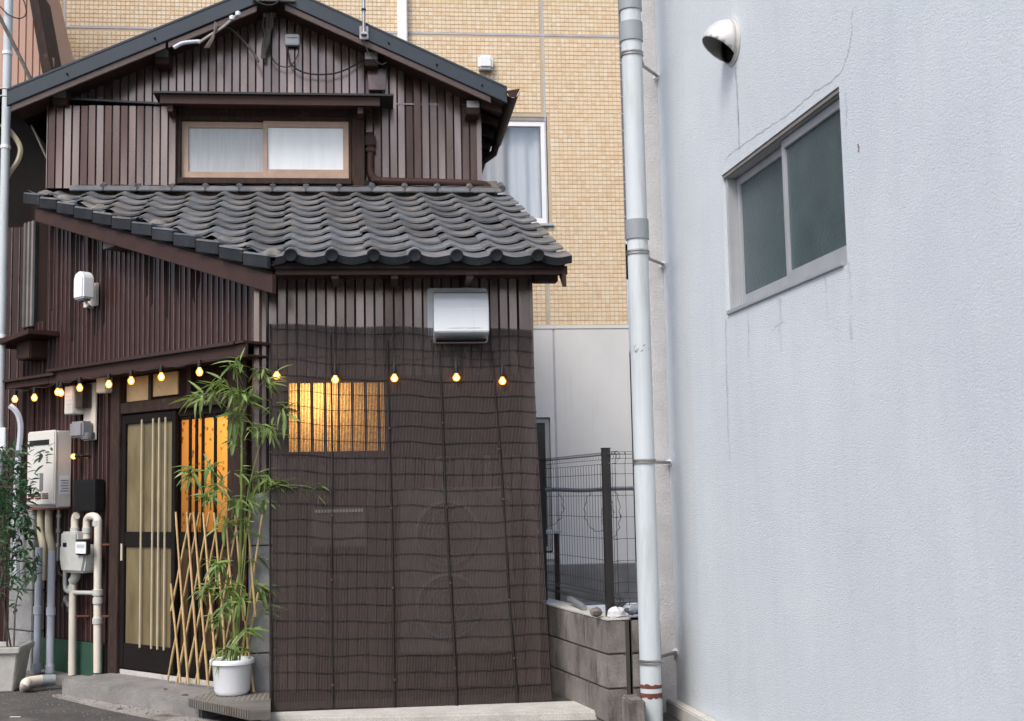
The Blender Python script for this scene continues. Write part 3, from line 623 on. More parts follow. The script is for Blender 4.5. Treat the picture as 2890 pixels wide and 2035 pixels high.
for px, py in ((330, 692), (645, 765)):
    s, z = lw(px, py, .1); MB().box(LW, s-.08, s+.08, .0, VO-.052, z-.03, z+.035).build('purlin_end', m_fascia2, lroof, .004)
# eave board + rafter ends + soffit
B('eave_board', m_brown, lroof, WO, -.62, 1.22, RY0+.05, RY0+.075, roofz(RY0)-.075, roofz(RY0)-.022)
for px in (945, 1113, 1325):
    x = onY(px, 770, RY0+.1).x; MB().box(WO, x-.022, x+.022, RY0+.08, YF, roofz(RY0)-.095, roofz(RY0)-.045).build('rafter_end', m_fascia2, lroof, .003)
B('eave_soffit', m_brown, lroof, WO, -.68, 1.2, RY0+.076, YF, roofz(RY0)-.04, roofz(RY0)-.03)
# right verge board with its pointed tail
MB().prism(lambda a, b, c: Vector((1.20+b-.068*(a-RY0), a, c)), [(RY0+.04, roofz(RY0)-.16), (RY0+.16, roofz(RY0)-.05), (YU-.2, roofz(YU-.2)-.12), (YU-.2, roofz(YU-.2)-.04), (RY0+.04, roofz(RY0)-.035)], -.012, .012).build('verge_board', m_brown, lroof)
B('purlin_end', m_brown, lroof, WO, 1.03, 1.19, YF-.16, YF-.06, 2.80, 2.88, bev=.005)

# ---- front wall (faces the street)
fx0, fx1 = -.70, 1.03
fwall = MB(); wz0_, wz1_ = fr(900, 1275)[1], fr(900, 1080)[1]; wxa, wxb = fr(815, 1150)[0], fr(1462, 1150)[0]
fwall.box(FR, -.735, wxa, -.07, -.002, ZG, 3.02); fwall.box(FR, wxb, fx1, -.07, -.002, ZG, 3.02); fwall.box(FR, wxa, wxb, -.07, -.002, wz1_, 3.02); fwall.box(FR, wxa, wxb, -.07, -.002, ZG, wz0_)
fwall = fwall.build('front_wall', m_core, H)
siding(fwall, FR, 0, fx0, wxa-.01, .2, 2.93, jit=.5, tilt=.7)
siding(fwall, FR, 0, wxa-.01, wxb+.01, wz1_+.04, 2.93, jit=.5, tilt=.7)
siding(fwall, FR, 0, wxa-.01, wxb+.01, .2, wz0_-.04, jit=.7)
siding(fwall, FR, 0, wxb+.01, fx1, .2, 2.93, jit=.7)
B('corner_trim', m_strip, H, FR, fx1-.012, fx1+.008, -.05, .018, .2, 2.95, bev=.003)
MB().prism(lambda a, b, c: Vector((b, a, c)), [(YF+.07, ZG), (11.5, ZG), (11.5, 3.4), (10.2, 3.75), (YF+.07, 3.0)], fx1-.06, fx1).build('side_wall', m_core, H)
# folded metal corner post
cp = MB()
xs = [(-.80, .015), (-.785, .05), (-.752, .055), (-.742, .04), (-.732, .058), (-.708, .055), (-.700, .02)]
for (xa, ba), (xb, bb) in zip(xs, xs[1:]): cp.add([FR(xa, ba, 1.44), FR(xb, bb, 1.44), FR(xb, bb, 2.9), FR(xa, ba, 2.9)], [(0, 1, 2, 3)])
cp.build('corner_post', m_strip, H)
# lit lattice window behind the blind
wf = MB(); wf.box(FR, wxa-.03, wxa, -.06, .03, wz0_-.035, wz1_+.035); wf.box(FR, wxb, wxb+.03, -.06, .03, wz0_-.035, wz1_+.035); wf.box(FR, wxa, wxb, -.06, .03, wz1_, wz1_+.035); wf.box(FR, wxa, wxb, -.06, .03, wz0_-.035, wz0_)
fwin = wf.build('lattice_window', m_wood, H)
xm = fr(1085, 1150)[0]
B('pane', m_lit, fwin, FR, wxa, xm, -.03, -.026, wz0_, wz1_)
B('pane', m_darkglass, fwin, FR, xm+.03, wxb, -.045, -.04, wz0_, wz1_)
B('stile', m_wood, fwin, FR, xm, xm+.035, -.05, -.005, wz0_, wz1_)
k = 0; x = wxa+.062
while x < wxb:
    B('lattice_bar', m_wood, fwin, FR, x-.008, x+.008, -.02, .012, wz0_, wz1_); x += .0865
lp = bpy.data.lights.new('room_lamp', 'POINT'); lp.energy = 13; lp.color = (1, .66, .32); lp.shadow_soft_size = .06
lo = bpy.data.objects.new('room_lamp', lp); COL.objects.link(lo); lo.location = FR(wxa+.16, -.21, wz1_-.10)
tag(lo, 'warm lamp shining inside behind the lattice window', 'lamp')

# ---- angled door wall
def vtop(s): return vz(s)-.16
dw = MB()
dw.prism(LW, [(-.03, 2.0), (3.1, 2.0), (3.1, 3.95), (-.03, 2.75)], -.07, -.002); dw.box(LW, 1.62, 3.1, -.07, -.002, ZG, 2.0); dw.box(LW, -.03, .30, -.07, -.002, ZG, 2.0)
dwall = dw.build('door_wall', m_core, H)
LA = math.atan2(-LD.y, -LD.x)
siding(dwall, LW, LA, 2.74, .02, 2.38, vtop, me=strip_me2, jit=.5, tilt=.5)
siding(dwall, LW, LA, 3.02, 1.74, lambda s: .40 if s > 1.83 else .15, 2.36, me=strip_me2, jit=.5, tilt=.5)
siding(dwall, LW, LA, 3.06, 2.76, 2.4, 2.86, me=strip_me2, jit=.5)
B('green_plinth', m_green, H, LW, 1.84, 2.70, .0, .022, ZG, .395, bev=.006)
# awning over the door
AO = .20
aw = MB().box(LW, -.09, 2.32, -.0, AO+.02, 2.405, 2.42).build('door_awning', m_brown, H)
B('awning_fascia', m_brown, aw, LW, -.09, 2.33, AO-.02, AO, 2.315, 2.404, bev=.003)
B('awning_soffit', m_wood, aw, LW, -.08, 2.98, .0, AO-.021, 2.325, 2.335)
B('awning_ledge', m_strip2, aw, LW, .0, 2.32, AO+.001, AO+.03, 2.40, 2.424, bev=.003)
B('awning_sheet', m_brown, aw, LW, 2.22, 3.06, -.0, AO+.03, 2.372, 2.392)
B('awning_fascia', m_brown, aw, LW, 2.335, 3.04, AO-.02, AO, 2.32, 2.371)
# side window strip and small hood at the far end
a0, z1 = lw(86, 632); a1, _ = lw(108, 640); _, z0 = lw(108, 920)
sw = MB().box(LW, a1, a0, .0, .03, z0, z1).build('side_window', m_obscure, H)
for a in (a1, (a0+a1)/2, a0): B('frame', m_alud, sw, LW, a-.014, a+.014, .031, .05, z0, z1)
hp = [lw(px, py, .12) for px, py in ((20, 968), (128, 932), (128, 946), (20, 985))]
MB().prism(LW, hp, .0, .26).build('small_hood', m_brown, H, .004)
s, z = lw(85, 980, .1); MB().box(LW, s-.11, s+.11, .0, .16, z-.10, z+.05).build('hood_box', m_brown, H, .01)
# ---- entrance
D0, D1, DZ0, DZ1 = .335, 1.60, .245, 2.05
ent = MB(); ent.box(LW, D1, D1+.12, -.06, .045, .2, 2.33); ent.box(LW, .13, D0, -.06, .03, .2, 2.33); ent.box(LW, D0, D1, -.06, .04, DZ1, 2.13)
ent = ent.build('door_frame', m_wood, H, .004)
B('threshold', m_conc_l, ent, LW, .0, D1+.1, -.06, .02, .12, .235, bev=.004); B('door_track', m_dark, ent, LW, D0, D1, -.05, .015, .236, DZ0)
# transom
B('transom_panel', m_cane, ent, LW, 1.27, 1.58, -.01, .0, 2.14, 2.315); B('transom_panel', m_cane, ent, LW, .93, 1.23, -.005, .01, 2.155, 2.315); B('transom_panel', m_khaki, ent, LW, .80, 1.4, -.02, -.011, 2.135, 2.315)  # amber panels carry the warm glow of the bulbs in their colour
B('transom_bar', m_wood, ent, LW, 1.232, 1.268, -.02, .025, 2.13, 2.325); B('transom_bar', m_wood, ent, LW, .745, .795, -.02, .03, 2.13, 2.325)
B('transom_pane', m_film, ent, LW, D0, .745, -.03, -.025, 2.13, 2.325)
# sliding doors
def door(s0, s1, b, glass, bars, barm, bw):
    d = MB(); d.box(LW, s0, s0+.045, b-.015, b+.015, DZ0, DZ1-.01); d.box(LW, s1-.05, s1, b-.015, b+.015, DZ0, DZ1-.01); d.box(LW, s0+.045, s1-.05, b-.015, b+.015, DZ1-.075, DZ1-.01)
    d.box(LW, s0+.045, s1-.05, b-.013, b+.013, 1.10, 1.205); d.box(LW, s0+.045, s1-.05, b-.013, b+.013, DZ0, .42)
    d = d.build('sliding_door', m_dark, H, .003)
    for z0, z1 in ((.42, 1.10), (1.205, DZ1-.075)): B('pane', m_litl if glass is m_litd and z0 < 1 else glass, d, LW, s0+.045, s1-.05, b-.006, b-.002, z0, z1)
    for s in bars: B('door_bar', barm, d, LW, s-bw, s+bw, b+.0135, b+.026, .40, DZ1-.05, bev=.003)
    return d
d1 = door(.93, D1, .01, m_khaki, [lw(px, 1300, .02)[0] for px in (403, 435, 452, 470)], m_bar, .0065)
B('door_pull', m_ivory, d1, LW, D1-.03, D1-.015, .026, .034, 1.0, 1.12)
d2 = door(D0, .985, -.028, m_litd, [lw(px, 1300, -.02)[0] for px in (541, 559, 577, 612)], m_dark, .014)
lp = bpy.data.lights.new('hall_lamp', 'POINT'); lp.energy = 21; lp.color = (1, .60, .26); lp.shadow_soft_size = .1
lo = bpy.data.objects.new('hall_lamp', lp); COL.objects.link(lo); lo.location = LW(.45, -.62, 1.95)
tag(lo, 'warm lamp shining inside behind the sliding door glass', 'lamp')
# concrete block pier at the corner (supports the wall)
for k in range(4):
    z0 = .12+k*.335; MB().box(FR, -.815, -.668, -.03, .075, z0+.004, z0+.331).build('block', m_block2, H, .005)
B('block_mortar', m_mort, H, FR, -.81, -.672, -.02, .068, .1, 1.455)

# ================================================================== BLIND
BX0, BX1 = -.687, 1.030
def bl(u, v, off=0):
    """blind surface: u across, v down (0 top, 1 bottom)"""
    x = BX0+(BX1-BX0)*u + v*(.030*(1-u)+.030*u)
    lean = .035+.36*v
    wav = .003*math.sin(u*21+1.2)*(.3+v*.5)+.004*math.sin(u*9.5+v*3.0)+.002*math.sin(v*6+u*4)
    z = (2.545-.048*u)*(1-v)+(.145+.006*math.sin(u*7))*v + .006*math.sin(u*16)*(1-v)
    return Vector((x, YF-lean-wav-off, z))
bd = thing('reed_blind', 'tall dark brown reed blind leaning against the house front', 'blind', (.17, 8.05, .145))
reeds = MB(); NR = 186; NS = 14
for i in range(NR):
    u0 = i/NR; hw = .0030; vs_ = []; end = 1-abs(random.gauss(0, .0016)); du = 0
    for j in range(NS+1):
        c = bl(u0+du, end*j/NS); vs_ += [c+Vector((-hw, .0, 0)), c+Vector((0, -.0014, 0)), c+Vector((hw, .0, 0)), c+Vector((0, .0014, 0))]
    reeds.add(vs_, [(4*j+k, 4*j+(k+1) % 4, 4*j+4+(k+1) % 4, 4*j+4+k) for j in range(NS) for k in range(4)])
stuff(reeds.build('reeds', m_blind, bd))
NT = 23
for k in range(NT):
    v = .022+k*.0425; ph = random.uniform(-.2, .2); am = random.uniform(.7, 1.3)
    pts = [bl(i/46, v-.0024*am*math.cos(i/46*2*math.pi*5+2.6+ph)*.55+.0012*math.sin(i*.5+k*1.7)-.012*(1-i/46)**6, .0062) for i in range(47)]
    MB().tube(pts, .0026, 4).build('thread', m_thread, bd)
for us, ue, vtop_, br in ((.003, .004, .0, .007), (.232, .218, .025, .0062), (.443, .438, .04, .0085), (.634, .655, .07, .0095), (.838, .872, .06, .0085)):
    pts = []; rs = []
    for j in range(25):
        v = vtop_+(1-vtop_)*j/24; u = us+(ue-us)*v+.0022*math.sin(v*9+us*20)
        pts.append(bl(u, v, .0075)); rs.append(br*(.5+.4*v+.12*math.sin(v*40+us*9))*1.05)
    st = MB().tube(pts, rs, 6).build('support_stake', m_stake, bd, smooth=True)
    for j in range(4 if us > .1 else 2):
        c = bl(us+(ue-us)*(.3+.2*j), .3+.2*j+random.uniform(-.06, .06), .014)
        MB().lathe(c, [(.0, -.008), (.0085, -.003), (.0085, .004), (.0, .009)], 6).build('node', m_fascia2, st)

# air conditioner and letter box half hidden behind the blind
ac = thing('air_conditioner', 'pale outdoor air conditioner half hidden behind the reed blind', 'air conditioner', (.5, 8.3, .145))
xa, xb = .14, .86
MB().box(WO, xa, xb, 8.262, 8.37, .42, 1.47).build('case', m_acp, ac, .012)
for zc in (.72, 1.18):
    MB().lathe((xa+.30, 8.26, zc), [(.21, 0), (.21, -.012), (.19, -.016), (.19, 0)], 28, (0, 1, 0)).build('fan_ring', m_grey, ac, smooth=True)
    for k in range(7): MB().tube([(xa+.30+(.02+.026*k)*math.cos(a/12*math.pi), 8.25, zc+(.02+.026*k)*math.sin(a/12*math.pi)) for a in range(25)], .003, 4, False).build('grille_ring', m_grey, ac)
for k in range(2): B('foot', m_dark, ac, WO, xa+.08+.5*k, xa+.14+.5*k, 8.27, 8.36, .142, .419)
lb = thing('letter_box', 'pale letter box half hidden behind the blind near the plant', 'letter box', (-.25, 8.3, 1.2))
MB().box(WO, -.42, -.07, 8.272, 8.37, 1.10, 1.36).build('case', m_acp, lb, .012); B('slot_flap', m_heat, lb, WO, -.40, -.09, 8.26, 8.271, 1.325, 1.345)

# ================================================================== RANGE VENT on the front wall
vx0, vz1 = fr(1205, 815); vx1, vz0 = fr(1375, 960)
vh = thing('vent_hood', 'white boxy kitchen vent hood with curved front above the blind', 'vent hood', FR((vx0+vx1)/2, .02, vz0))
B('back_plate', m_vent, vh, FR, vx0, vx1, .016, .034, vz0+.0, vz1, bev=.008)
pr = [(.034, vz1-.03), (.09, vz1-.035), (.15, vz1-.055), (.19, vz1-.10), (.21, vz1-.16), (.215, vz0+.03), (.034, vz0-.03)]
MB().prism(lambda a, b, c: FR(b, a, c), pr, vx0+.035, vx1-.004).build('hood', m_vent, vh, .006)
for k in range(2): B('embossed_line', m_vent, vh, FR, vx0+.13+k*.11, vx0+.22+k*.11, .2155, .2175, vz0+.055, vz0+.062)
B('opening', m_dark, vh, FR, vx0+.05, vx1-.02, .05, .19, vz0-.02, vz0-.012)

# ================================================================== FLOODLIGHT on the door wall
s0, z0 = lw(240, 870, .02); s1, z1 = lw(278, 798, .02)
fl = thing('sensor_light', 'white rounded sensor light on a square plate high on the door wall', 'light', LW((s0+s1)/2, .02, z0))
B('mounting_plate', m_ivory, fl, LW, s1, s0, .014, .035, z0, z1, bev=.004)
s2, zt = lw(224, 770, .14); s3, zb = lw(250, 842, .14)
hr = (s2-s3)*.5; MB().prism(LW, [(s3, zb), (s2, zb), (s2, zt-hr)]+[(s3+hr+hr*math.cos(a_*math.pi/8), zt-hr+hr*math.sin(a_*math.pi/8)) for a_ in range(1, 8)]+[(s3, zt-hr)], .09, .19).build('lamp_head', m_white, fl, .012, True)
B('lens', m_grey, fl, LW, s3+.015, s2-.015, .11, .17, zb-.014, zb-.001, bev=.004)
MB().tube([LW((s2+s3)/2, .13, zb-.01), LW((s2+s3)/2-.02, .12, zb-.04), LW(s1+.05, .05, zb-.05), LW(s1+.05, .036, zb-.04)], .012, 8).build('arm', m_ivory, fl, smooth=True)

# ================================================================== STRING LIGHTS
def bulb_set(root, p, r=.019, h=.052, down=Vector((0, 0, -1)), power=3.2, cone=0):
    sk = MB().lathe(p, [(.004, .03), (.013, .028), (.015, .0), (.014, -.02), (.0, -.02)], 10, -down).build('socket', m_black, root, smooth=True)
    c = p+down*.02
    b = MB().lathe(c, [(.010, 0), (.013, -.008), (r, -.024), (r*.98, -.036), (r*.62, -h*.93), (.0, -h)], 14, -down).build('bulb', m_shell, root, smooth=True)
    MB().lathe(c, [(.003, -.006), (.011, -.018), (.0145, -.030), (.010, -.042), (.0, -.048)], 10, -down).build('filament', m_bulb, b, smooth=True)
    if cone: MB().lathe(p, [(.0015, cone), (.006, cone*.4), (.014, .02), (.015, .0)], 8).build('reed_gap_cone', m_black, root, smooth=True)  # black cone stands for the dark gap where a bulb parts the reeds
    l = bpy.data.lights.new('bulb_light', 'POINT'); l.energy = power; l.color = (1, .56, .2); l.shadow_soft_size = .012
    o = bpy.data.objects.new('bulb_light', l); COL.objects.link(o); o.location = c+down*.03; o.parent = b; o.matrix_parent_inverse = Matrix.Identity(4)
    return o
bp_ = [(42, 1125), (97, 1121), (163, 1105), (172, 1107), (225, 1093), (307, 1083), (370, 1073), (455, 1062), (563, 1048)]
ps = []
for px, py in bp_:
    s, z = lw(px, py, .225); ps.append(LW(s, .225, z+.045))
sl_ = thing('string_lights', 'string of nine glowing bulbs along the awning over the door', 'string lights', ps[4]+Vector((0, 0, .05)), 'string lights')
for p in ps: bulb_set(sl_, p, .023, .057)
cp_ = []
for a, b in zip(ps, ps[1:]): cp_ += [a+Vector((0, 0, .03)), (a+b)/2+Vector((0, 0, .028-.03*min(1, (a-b).length*2)))]
cp_.append(ps[-1]+Vector((0, 0, .03))); cp_.append(LW(.05, .2, 2.32)); 
MB().tube(curve(cp_, 4), .0035, 5).build('cord', m_cord, sl_)
bp2 = [(781, 1055), (946, 1066), (1113, 1062), (1288, 1060), (1418, 1070)]
ps = []
for px, py in bp2:
    q = onY(px, py, YF-.115); ps.append(q+Vector((0, 0, .035)))
s2_ = thing('string_lights', 'five glowing bulbs poking through the front of the reed blind', 'string lights', ps[2]+Vector((0, 0, .1)), 'string lights')
for p in ps: bulb_set(s2_, p, .024, .052, cone=.11)
MB().tube(curve([q for a in ps for q in (a+Vector((0, .075, .11)), a+Vector((.1, .085, .08)))][:-1], 4), .0035, 5).build('cord', m_cord, s2_)
s, z = lw(198, 1288, .10); wlp = thing('wall_bulb', 'single bare bulb glowing against the side of the water heater', 'lamp', LW(s, .05, z))
bulb_set(wlp, LW(s-.045, .07, z), .021, .05, down=(LD).normalized(), power=1.8)
MB().tube([LW(s-.12, .0, z), LW(s-.10, .06, z), LW(s-.06, .07, z)], .009, 8).build('arm', m_black, wlp, smooth=True)

# ================================================================== DOOR-WALL SERVICES
s1, zt = lw(163, 1212, .14); s0, zb = lw(85, 1432, .14); zt, zb = 1.965, 1.385; s1, s0 = 2.30, 2.70
h = thing('water_heater', 'cream wall mounted gas water heater with rusty bottom grille', 'water heater', LW(2.5, .14, zb))
MB().box(LW, s1, s0, .015, .135, zb, zt).build('case', m_heat, h, .008); MB().box(LW, s1-.004, s0+.004, .1355, .160, zb+.02, zt+.004).build('front_cover', m_heat, h, .009)
B('exhaust_slot', m_black, h, LW, s1+.075, s0-.035, .1605, .164, zt-.105, zt-.065)
for k in range(3):
    for j in range(3): B('grille_bar', m_rust, h, LW, s1+.075+k*.105, s1+.165+k*.105, .1605, .1635, zb+.068+j*.016, zb+.078+j*.016)
B('maker_badge', m_rust, h, LW, s1+.075, s1+.125, .1605, .162, zt-.165, zt-.155); 
for j in range(4): B('rating_mark', m_grey, h, LW, s1+.09, s1+.115, .1605, .162, zt-.19-j*.018, zt-.178-j*.018)
B('notice_plate', m_grey, h, LW, s1+.155, s1+.205, .1605, .163, zb+.13, zb+.26)
B('data_label', m_white, h, lambda a, b, c: LW(s1-.0005-a, b, c), 0, .002, .03, .115, zb+.10, zb+.24)
for j in range(5): B('label_line', m_grey, h, lambda a, b, c: LW(s1-.0026-a, b, c), 0, .0008, .04, .105-.01*(j % 2), zb+.12+j*.02, zb+.127+j*.02)
B('bottom_tray', m_rust, h, LW, s1+.01, s0-.01, .02, .15, zb-.014, zb-.001)
for k, (ds, r, m_) in enumerate(((.06, .012, m_steel), (.20, .03, m_cream_pipe), (.32, .03, m_cream_pipe))):
    base = LW(s1+ds, .08, 0)
    pts = [base+Vector((0, 0, zb-.002)), base+Vector((0, 0, zb-.18)), base+LD*(-.05 if k else 0)+Vector((0, 0, zb-.32)), base+LD*(-.06 if k else -.0)+Vector((0, 0, zb-.55 if k else zb-.40))]
    MB().tube(curve(pts, 5), r, 10).build('connecting_pipe', m_, h, smooth=True)
    if not k:
        for j in range(3): MB().lathe(base+Vector((0, 0, zb-.08-.11*j)), [(.012, 0), (.02, .004), (.02, .03), (.012, .034)], 8).build('pipe_nut', m_steel, h)
# electricity meter
e_ = thing('electricity_meter', 'electricity meter boxes on a pale board under the awning bulbs', 'electricity meter', LW(2.1, .03, 1.9))
B('board', m_ivory, e_, LW, 1.95, 2.12, .014, .03, 1.88, 2.31, bev=.004)
MB().box(LW, 2.10, 2.22, .016, .13, 2.08, 2.29).build('meter', m_heat, e_, .006); MB().box(LW, 2.0, 2.10, .031, .11, 2.12, 2.30).build('meter_window', m_darkglass, e_, .004)
MB().box(LW, 1.97, 2.15, .031, .13, 1.90, 2.02).build('terminal_box', m_meter, e_, .015); MB().lathe(LW(2.0, .06, 1.915), [(.05, -.03), (.055, -.01), (.055, .02)], 14).build('cover', m_grey, e_, smooth=True)
for j in range(4): B('label_line', m_white, e_, LW, 2.12, 2.19, .1305, .132, 2.13+j*.03, 2.14+j*.03)
s, z = lw(290, 1090, .08); jb = MB().box(LW, s-.07, s+.06, .016, .10, z-.05, z+.08).build('junction_box', m_ivory, None, .008); tag(jb, 'square cream junction box tucked under the awning by the meter', 'junction box')
s, z = lw(331, 1190); np_ = MB().box(LW, s-.035, s+.025, .016, .034, z-.05, z+.05).build('name_plate', m_fascia2, None, .004); tag(np_, 'small wooden name plate on the wall beside the sliding door', 'name plate')
s0, z1 = lw(220, 1355, .05); s1, z0 = lw(283, 1435, .05); bb = MB().box(LW, s1, s0, .016, .09, z0-.02, z1).build('black_box', m_black, None, .006); tag(bb, 'plain black utility box above the gas meter', 'utility box')
# gas meter with its cream pipes
g = thing('gas_meter', 'pale gas meter hung on cream pipes beside the sliding door', 'gas meter', LW(1.95, .1, .155))
GO = .085
def lp(px, py, o=GO): s, z = lw(px, py, o); return LW(s, o, z)
sA, zA = lw(190, 1555, .1); sB, zB = lw(262, 1617, .1)
MB().prism(LW, [(sA-.03, zB), (sB+.03, zB), (sB, zB+.10), (sB, zA+.05), (sA, zA+.05), (sA, zB+.10)], .05, .17).build('meter_body', m_gasm, g, .018, True)
sC, zC = lw(192, 1505, .11); sD, zD = lw(230, 1545, .11)
MB().box(LW, sB+.12, sA-.01, .055, .165, zA+.01, lw(220, 1500, .1)[1]).build('meter_top', m_gasm, g, .014, True)
B('index_window', m_black, g, LW, sC-.08, sC-.03, .1655, .168, zD-.005, zD+.035)
s_, z_ = lw(222, 1522, .17); s2, z2 = lw(256, 1567, .17)
md = MB().box(LW, s2, s_, .168, .20, z2, z_).build('reading_unit', m_black, g, .008); B('face_label', m_white, md, LW, s2+.012, s_-.012, .2005, .203, z2+.012, z_-.016); B('face_logo', m_blue, md, LW, s2+.03, s_-.035, .2032, .2045, z_-.06, z_-.035)
def pipe(par, pts, r, mat=m_ivory, n=5): return MB().tube(curve(pts, n), r, 12).build('pipe', mat, par, smooth=True)
pipe(g, [lp(211, 1525), lp(211, 1490), lp(211, 1470), lp(213, 1458), lp(216, 1455)], .028)
pipe(g, [lp(245, 1520), lp(245, 1480), lp(247, 1464), lp(256, 1457), lp(268, 1458), lp(275, 1466), lp(277, 1485), lp(276, 1600), lp(275, 1750), lp(275, 1898)], .028)
pipe(g, [lp(206, 1630), lp(205, 1700), lp(204, 1800), lp(203, 1905)], .027)
pipe(g, [lp(184, 1545), lp(184, 1600), lp(184, 1655), lp(190, 1668), lp(205, 1672), lp(240, 1673), lp(272, 1674)], .016, m_gasm)
pipe(g, [lp(215, 1600), lp(214, 1625), lp(206, 1640)], .036, m_gasm, 4)
for px, py, r in ((276, 1672, .038), (276, 1695, .036), (275, 1752, .036), (275, 1477, .035), (211, 1497, .034), (245, 1497, .034), (204, 1660, .033)):
    MB().lathe(lp(px, py), [(.027, -.022), (r, -.02), (r, .02), (.027, .022)], 14).build('coupling', m_gasm, g, smooth=True)
for px, py in ((276, 1538), (275, 1740), (204, 1740)):
    q = lp(px, py); MB().tube([q, q-LN*GO*.95-LD*.10], .008, 6).build('pipe_bracket', m_rust, g)
MB().lathe(lp(275, 1897)+Vector((0, 0, -.05)), [(.0, 0), (.034, 0), (.034, .03), (.0, .03)], 12).build('pipe_foot', m_ivory, g)
MB().tube(curve([lp(166, 1480, .05), lp(164, 1560, .05), lp(163, 1600, .05), lp(170, 1622, .05), lp(190, 1628, .05)], 5), .006, 6).build('thin_cable', m_cordg, g)
MB().tube([lp(176, 1710, .05), lp(188, 1690, .05), lp(200, 1712, .05), lp(192, 1728, .05)], [.01, .03, .03, .012], 8).build('valve_boot', m_steel, g, smooth=True)
# concrete pier + blue pipes at the far end of the wall
pr_ = thing('concrete_pier', 'rough grey concrete pier standing under the water heater', 'pier', LW(2.85, .08, .1))
for k in range(4): MB().box(LW, 2.66, 3.02, .017, .12, .14+k*.31, .443+k*.31).build('block', m_block2, pr_, .006)
for px, top in ((112, 1545), (148, 1555)):
    s, z = lw(px, top, .16); q = LW(s, .165, 0)
    dp = thing('drain_pipe', 'pale blue grey drain pipe %s on the concrete pier' % ('with a tap' if px == 112 else 'nearer to the gas meter'), 'pipe', q+Vector((0, 0, .16)), 'drain pipes on the pier')
    MB().tube([q+Vector((0, 0, .16)), q+Vector((0, 0, z))], .027, 12).build('pipe', m_blue, dp, smooth=True)
    for zc in (.20, .62): MB().lathe(q+Vector((0, 0, zc)), [(.027, -.03), (.034, -.028), (.034, .028), (.027, .03)], 12).build('coupling', m_blue, dp, smooth=True)
    if px == 112: MB().tube([q+LN*.03+Vector((0, 0, .92)), q+LN*.06-LD*.05+Vector((0, 0, .94))], .012, 6).build('tap', m_white, dp)
# white elbow on the ground
q = [onZ(px, py, ZG+z) for px, py, z in ((155, 1918, .07), (118, 1919, .075), (82, 1924, .075), (72, 1930, .065), (70, 1942, .02))]
el = thing('pipe_elbow', 'short cream pipe elbow lying at the foot of the wall', 'pipe', q[2]+Vector((0, 0, -.07)))
MB().tube(curve(q[1:], 5), .036, 12).build('elbow', m_ivory, el, smooth=True); MB().tube(q[:2], .038, 12).build('coupling', m_coupler, el, smooth=True)

# ================================================================== STEP, PLATE, PLANTS
stp = thing('concrete_step', 'long worn concrete step in front of the sliding door', 'step', LW(1, .42, ZG))
MB().box(LW, .06, 1.68, .02, .425, ZG-.05, .205).build('slab', m_conc, stp, .012)
pl = [onZ(px, py, .222) for px, py in ((533, 1972), (706, 2006), (764, 2003), (764, 1950), (640, 1936))]
cpz = thing('chequer_plate', 'ribbed steel plate bridging the gutter under the potted bamboo', 'plate', (pl[2].x-.2, pl[2].y, .2))
n = len(pl); MB().add([(p.x, p.y, .207) for p in pl]+[(p.x, p.y, .222) for p in pl], [tuple(range(n)), tuple(range(n, 2*n))]+[(i, (i+1) % n, n+(i+1) % n, n+i) for i in range(n)]).build('sheet', m_plate, cpz, .002)
rb = MB(); A, B_ = pl[0], pl[1]; nn = 26
for k in range(nn):                                        # folded ribbed front edge
    a = A.lerp(B_, k/nn); b = A.lerp(B_, (k+.62)/nn); dn = Vector((0, 0, -.045)); fw_ = (B_-A).normalized().cross(Vector((0, 0, 1)))*.012
    rb.add([a, b, b+dn, a+dn, a+fw_*.4, b+fw_*.4, b+dn+fw_*.4, a+dn+fw_*.4], [(4, 5, 6, 7), (0, 1, 5, 4), (2, 3, 7, 6), (1, 2, 6, 5), (0, 3, 7, 4)])
rb.build('ribbed_edge', m_plate, cpz)
MB().add([A, B_, pl[2], pl[2]+Vector((0, .004, -.055)), B_+Vector((0, .004, -.055)), A+Vector((0, .004, -.05))], [(0, 1, 4, 5), (1, 2, 3, 4)]).build('edge_angle', m_plate, cpz)
studs = MB()
for i in range(20):
    for j in range(14):
        x = -1.18+i*.03; y = 7.98+j*.03
        if all(((pl[(k+1) % n]-pl[k]).cross(Vector((x, y, .222))-pl[k])).z > .004 for k in range(n)):
            dx, dy = (.009, .003) if (i+j) % 2 else (-.009, .003)
            studs.add([(x-dx, y-dy, .2221), (x+dy, y-abs(dx)*.3, .2221), (x+dx, y+dy, .2221), (x-dy, y+abs(dx)*.3, .2221), (x, y, .2245)], [(0, 1, 4), (1, 2, 4), (2, 3, 4), (3, 0, 4)])
if studs.v: stuff(studs.build('plate_studs', m_plate, cpz))

def leafmesh(name, L, W, mat, curl=.18):
    mb = MB(); ys = [0, .12, .35, .65, .88, 1]; ws = [.12, .6, 1, .8, .35, .02]
    for i in range(5):
        a, b = ys[i]*L, ys[i+1]*L; wa, wb_ = ws[i]*W/2, ws[i+1]*W/2
        za, zb_ = -curl*L*ys[i]**2, -curl*L*ys[i+1]**2
        for sg in (-1, 1): mb.add([(0, a, za), (sg*wa, a, za+wa*.35), (sg*wb_, b, zb_+wb_*.35), (0, b, zb_)], [(0, 1, 2, 3)])
    return mb.mesh(name, mat, recalc=False)
bl_me = [leafmesh('leaf', L, W_, m_leaf, c) for L, W_, c in ((.13, .022, .15), (.105, .019, .3), (.145, .023, .35), (.085, .016, .1))]
pot = thing('potted_bamboo', 'tall leafy bamboo growing in a round white pot on the steel plate', 'potted plant', (-.905, 8.24, .222))
PX, PY, PZ = -.905, 8.235, .2235
